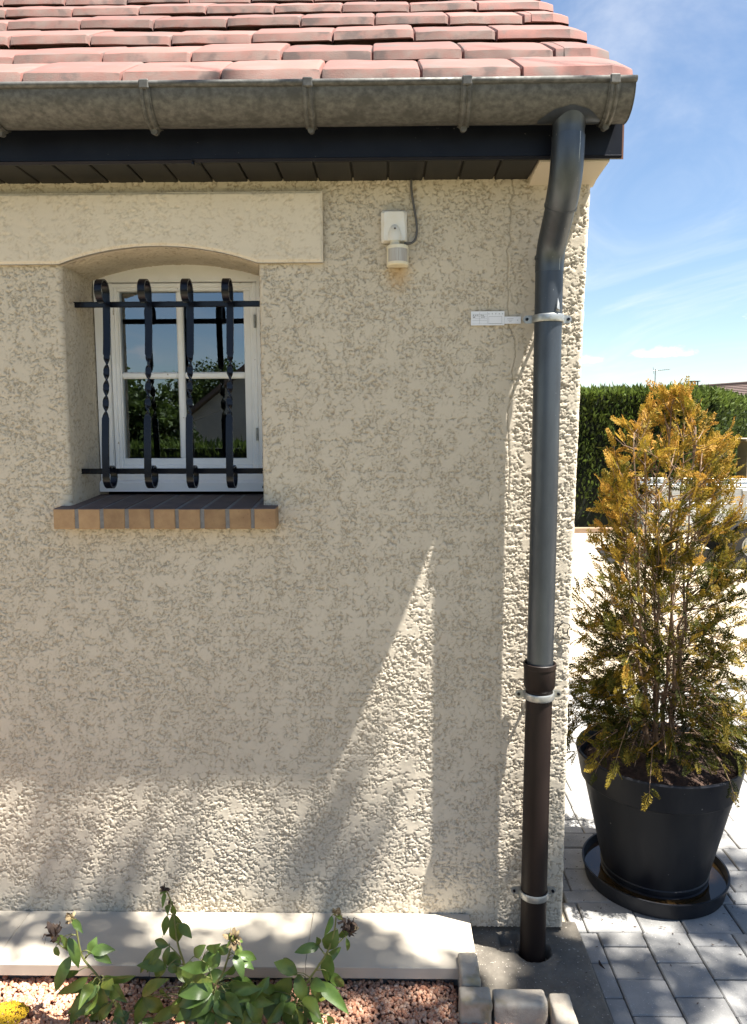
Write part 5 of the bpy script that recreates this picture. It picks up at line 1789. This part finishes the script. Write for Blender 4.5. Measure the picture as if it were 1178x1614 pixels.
for yy in (-0.16, TW_ + 0.02):
    w = MB()
    prof = [(0.14, yy), (0.27, yy + 0.005), (0.285, yy + 0.03), (0.285, yy + 0.11), (0.27, yy + 0.135), (0.14, yy + 0.14)]
    seg = 32
    for r, y in prof:
        w.v += [(0.1 + r * math.cos(2 * math.pi * k / seg), y, 0.27 + r * math.sin(2 * math.pi * k / seg)) for k in range(seg)]
    for i in range(len(prof) - 1):
        for k in range(seg):
            a, b = i * seg + k, i * seg + (k + 1) % seg
            w.f.append((a, b, b + seg, a + seg))
    wo = tbuild(w, 'wheel', 'rubber', tr_o, True, 50)
    rm_ = MB()
    rm_.tube([(0.1, yy + 0.02, 0.27), (0.1, yy + 0.12, 0.27)], 0.14, 24)
    tbuild(rm_, 'rim', 'galv', wo, True, 50)
    fd = MB()
    n0 = 14
    arc = [(0.1 + 0.33 * math.cos(a), 0.27 + 0.33 * math.sin(a)) for a in np.linspace(RAD(15), RAD(165), n0)]
    for y in (yy - 0.01, yy + 0.15):
        fd.v += [(x, y, z) for x, z in arc]
    fd.f = [(i, i + 1, n0 + i + 1, n0 + i) for i in range(n0 - 1)]
    tbuild(fd, 'mudguard', 'rubber', tr_o, True)
db = MB()
db.box(TL1 - 0.1, TL1 + 1.1, TW_ / 2 - 0.03, TW_ / 2 + 0.03, 0.44, 0.495, 0.004)
db.tube([(TL1 + 0.9, TW_ / 2, 0.0), (TL1 + 0.9, TW_ / 2, 0.55)], 0.025, 10)
tbuild(db, 'drawbar', 'galv', tr_o)
tbuild(MB().box(TL0 - 0.02, TL1, 0.02, TW_ - 0.02, 0.44, 0.497, 0.004), 'chassis', 'galv', tr_o)
for yy in (0.08, TW_ - 0.2):
    tbuild(MB().box(TL0 - 0.035, TL0 - 0.021, yy, yy + 0.12, 0.45, 0.495, 0.003), 'tail_light', 'brown_wood', tr_o)

# neighbour's house far behind: brown tiled roof with courses, chimney
nh = thing('neighbour_house', (22, 42, -0.05), 'distant house with brown tiled roof above the hedge', 'house')
A = Vector((18.3, 51.2, 0)); B = Vector((26.0, 30.2, 0))     # along the ridge, receding to the left
dv = (B - A).normalized(); nv = Vector((dv.y, -dv.x, 0))
if nv.y > 0: nv = -nv
EH, RH, HW = 2.6, 4.28, 3.6
w = MB()
for s in (1, -1):
    a, b = A + nv * s * (HW - 0.4), B + nv * s * (HW - 0.4)
    w.poly([a + Vector((0, 0, -0.1)), b + Vector((0, 0, -0.1)), b + Vector((0, 0, EH)), a + Vector((0, 0, EH))])
for e in (A, B):
    a, b = e + nv * (HW - 0.4), e - nv * (HW - 0.4)
    w.poly([a + Vector((0, 0, -0.1)), b + Vector((0, 0, -0.1)), b + Vector((0, 0, EH)), e + Vector((0, 0, RH - 0.15)), a + Vector((0, 0, EH))])
w.build('wall', MAT['far_render'], nh)
rf = MB()
A2, B2 = A - dv * 0.4, B + dv * 0.4
nc_ = 17
for s in (1, -1):
    for c in range(nc_):
        t0, t1 = c / nc_, (c + 1) / nc_
        h0 = EH - 0.15 + (RH - EH + 0.15) * t0; h1 = EH - 0.15 + (RH - EH + 0.15) * t1
        n0, n1 = nv * s * HW * (1 - t0), nv * s * HW * (1 - t1)
        up_ = Vector((0, 0, 0.045))
        rf.poly([A2 + n0 + Vector((0, 0, h0)) + up_, B2 + n0 + Vector((0, 0, h0)) + up_, B2 + n1 + Vector((0, 0, h1)), A2 + n1 + Vector((0, 0, h1))])
        rf.poly([A2 + n0 + Vector((0, 0, h0 - 0.02)), B2 + n0 + Vector((0, 0, h0 - 0.02)), B2 + n0 + Vector((0, 0, h0)) + up_, A2 + n0 + Vector((0, 0, h0)) + up_])
ro = rf.build('roof', MAT['tile_dark'], nh)
MB().tube([A2 + Vector((0, 0, RH + 0.02)), B2 + Vector((0, 0, RH + 0.02))], 0.12, 10).build('ridge', MAT['tile_dark'], ro, True)
CP = A + dv * 3.2
ch = MB().box(CP.x - 0.28, CP.x + 0.28, CP.y - 0.28, CP.y + 0.28, RH - 0.6, RH + 0.12)
ch.build('chimney', MAT['far_render'], ro)
cp_ = MB().box(CP.x - 0.34, CP.x + 0.34, CP.y - 0.34, CP.y + 0.34, RH + 0.36, RH + 0.41)
for sx in (-0.24, 0.18):
    for sy in (-0.24, 0.18):
        cp_.box(CP.x + sx, CP.x + sx + 0.07, CP.y + sy, CP.y + sy + 0.07, RH + 0.12, RH + 0.36)
cp_.build('chimney_cap', MAT['wire'], ro)
ant = thing('roof_antenna', (10.63, 30.0, -0.1), 'thin television antenna above the hedge', 'antenna')
MB().tube([(10.63, 30, -0.1), (10.63, 30, 4.12)], 0.024, 8).build('mast', MAT['galv'], ant)
MB().tube([(10.55, 30, 4.05), (11.20, 30, 4.10)], 0.014, 6).build('boom', MAT['galv'], ant)
for i in range(7):
    x_ = 10.70 + i * 0.075
    MB().tube([(x_, 29.75, 4.062 + i * 0.006), (x_, 30.25, 4.062 + i * 0.006)], 0.008, 5).build('element', MAT['galv'], ant)
MB().tube([(10.57, 30.0, 3.92), (10.53, 30, 4.20)], 0.012, 5).build('reflector', MAT['galv'], ant)

# ------------------------------------------------------------------ in front of the house (seen in the window panes, and casting the dappled shade)
CL = []
gt = np.random.default_rng(77)
for tx, ty, tz, rx, ry, rz_ in ((-1.85, -0.30, 6.6, 0.6, 0.42, 0.45), (-1.15, -0.30, 6.9, 0.6, 0.37, 0.5), (-0.40, -0.26, 6.7, 0.6, 0.38, 0.5), (0.35, -0.02, 6.8, 0.62, 0.46, 0.5),
                                 (1.0, 0.12, 6.9, 0.62, 0.5, 0.55), (1.6, 0.1, 7.0, 0.7, 0.6, 0.6), (0.0, -0.95, 7.3, 0.8, 0.6, 0.6), (1.0, -0.75, 7.4, 0.9, 0.7, 0.7), (-1.1, -1.1, 7.2, 0.7, 0.55, 0.5),
                                 (0.5, -1.6, 7.4, 0.9, 0.7, 0.7), (1.7, -1.1, 7.6, 0.8, 0.8, 0.7),
                                 (-1.75, 0.01, 6.5, 0.42, 0.09, 0.30), (-0.90, 0.06, 6.6, 0.20, 0.07, 0.22)):
    CL.append((tx + 0.416 * tz, ty - 0.158 * tz, tz, rx, ry, rz_))
make_tree('garden_tree', (3.4, -2.9, -0.05), CL, 11000, 'leafy garden tree beside the camera throwing dappled shade on the wall', 51, size=0.105, trunk_r=0.13, fork=3.6, sub_n=34, spread=0.125)
BK = [((-5.9, -13.0, -0.05), [(-6.1, -13, 1.95, 1.1, 1.0, 0.8), (-5.2, -12.8, 1.5, 0.7, 0.9, 0.7), (-6.9, -13.2, 1.7, 0.9, 0.9, 0.8)], 'round leafy tree across the garden mirrored in the left panes'),
      ((-7.2, -27.5, -0.05), [(-7.3, -27.5, 3.3, 1.3, 1.2, 1.1), (-6.2, -27.3, 3.0, 1.0, 1.0, 1.0), (-8.4, -27.6, 2.9, 1.1, 1.1, 1.0)], 'tree behind the grey house mirrored in the window panes')]
for i, (b, c, lb) in enumerate(BK):
    make_tree('broadleaf_tree', b, c, 9000, lb, 60 + i, size=0.13, trunk_r=0.09, fork=1.3, group='trees across the garden', mat='hedge')
make_hedge('garden_hedge', [(-9.0, -10.9), (2.0, -10.9)], 1.42, 0.7, 14000, 'low green hedge across the garden, mirrored in the window', 33)
oh = thing('grey_house', (-3.3, -18.0, -0.05), 'grey gabled house across the garden, mirrored in the window', 'house')
hx0, hx1, hy0, hy1, eh, rh = -6.6, 0.0, -24.0, -17.0, 1.35, 3.95
w = MB()
xm = (hx0 + hx1) / 2
for y in (hy0, hy1):
    w.poly([(hx0, y, -0.1), (hx1, y, -0.1), (hx1, y, eh), (xm, y, rh), (hx0, y, eh)])
w.poly([(hx0, hy0, -0.1), (hx0, hy1, -0.1), (hx0, hy1, eh), (hx0, hy0, eh)])
w.poly([(hx1, hy0, -0.1), (hx1, hy1, -0.1), (hx1, hy1, eh), (hx1, hy0, eh)])
w.build('wall', MAT['grey_render'], oh)
rf = MB()
for s, xe in ((-1, hx0 - 0.3), (1, hx1 + 0.3)):
    ze = eh - 0.3 * (rh - eh) / (xm - hx0)
    for z_ in (0.02, 0.14):
        pass
    rf.poly([(xe, hy0 - 0.2, ze + 0.03), (xe, hy1 + 0.25, ze + 0.03), (xm, hy1 + 0.25, rh + 0.03), (xm, hy0 - 0.2, rh + 0.03)])
    rf.poly([(xe, hy0 - 0.2, ze + 0.15), (xe, hy1 + 0.25, ze + 0.15), (xm, hy1 + 0.25, rh + 0.15), (xm, hy0 - 0.2, rh + 0.15)])
    rf.poly([(xe, hy1 + 0.25, ze + 0.03), (xe, hy1 + 0.25, ze + 0.15), (xm, hy1 + 0.25, rh + 0.15), (xm, hy1 + 0.25, rh + 0.03)])
rf.build('roof', MAT['tile_dark'], oh)
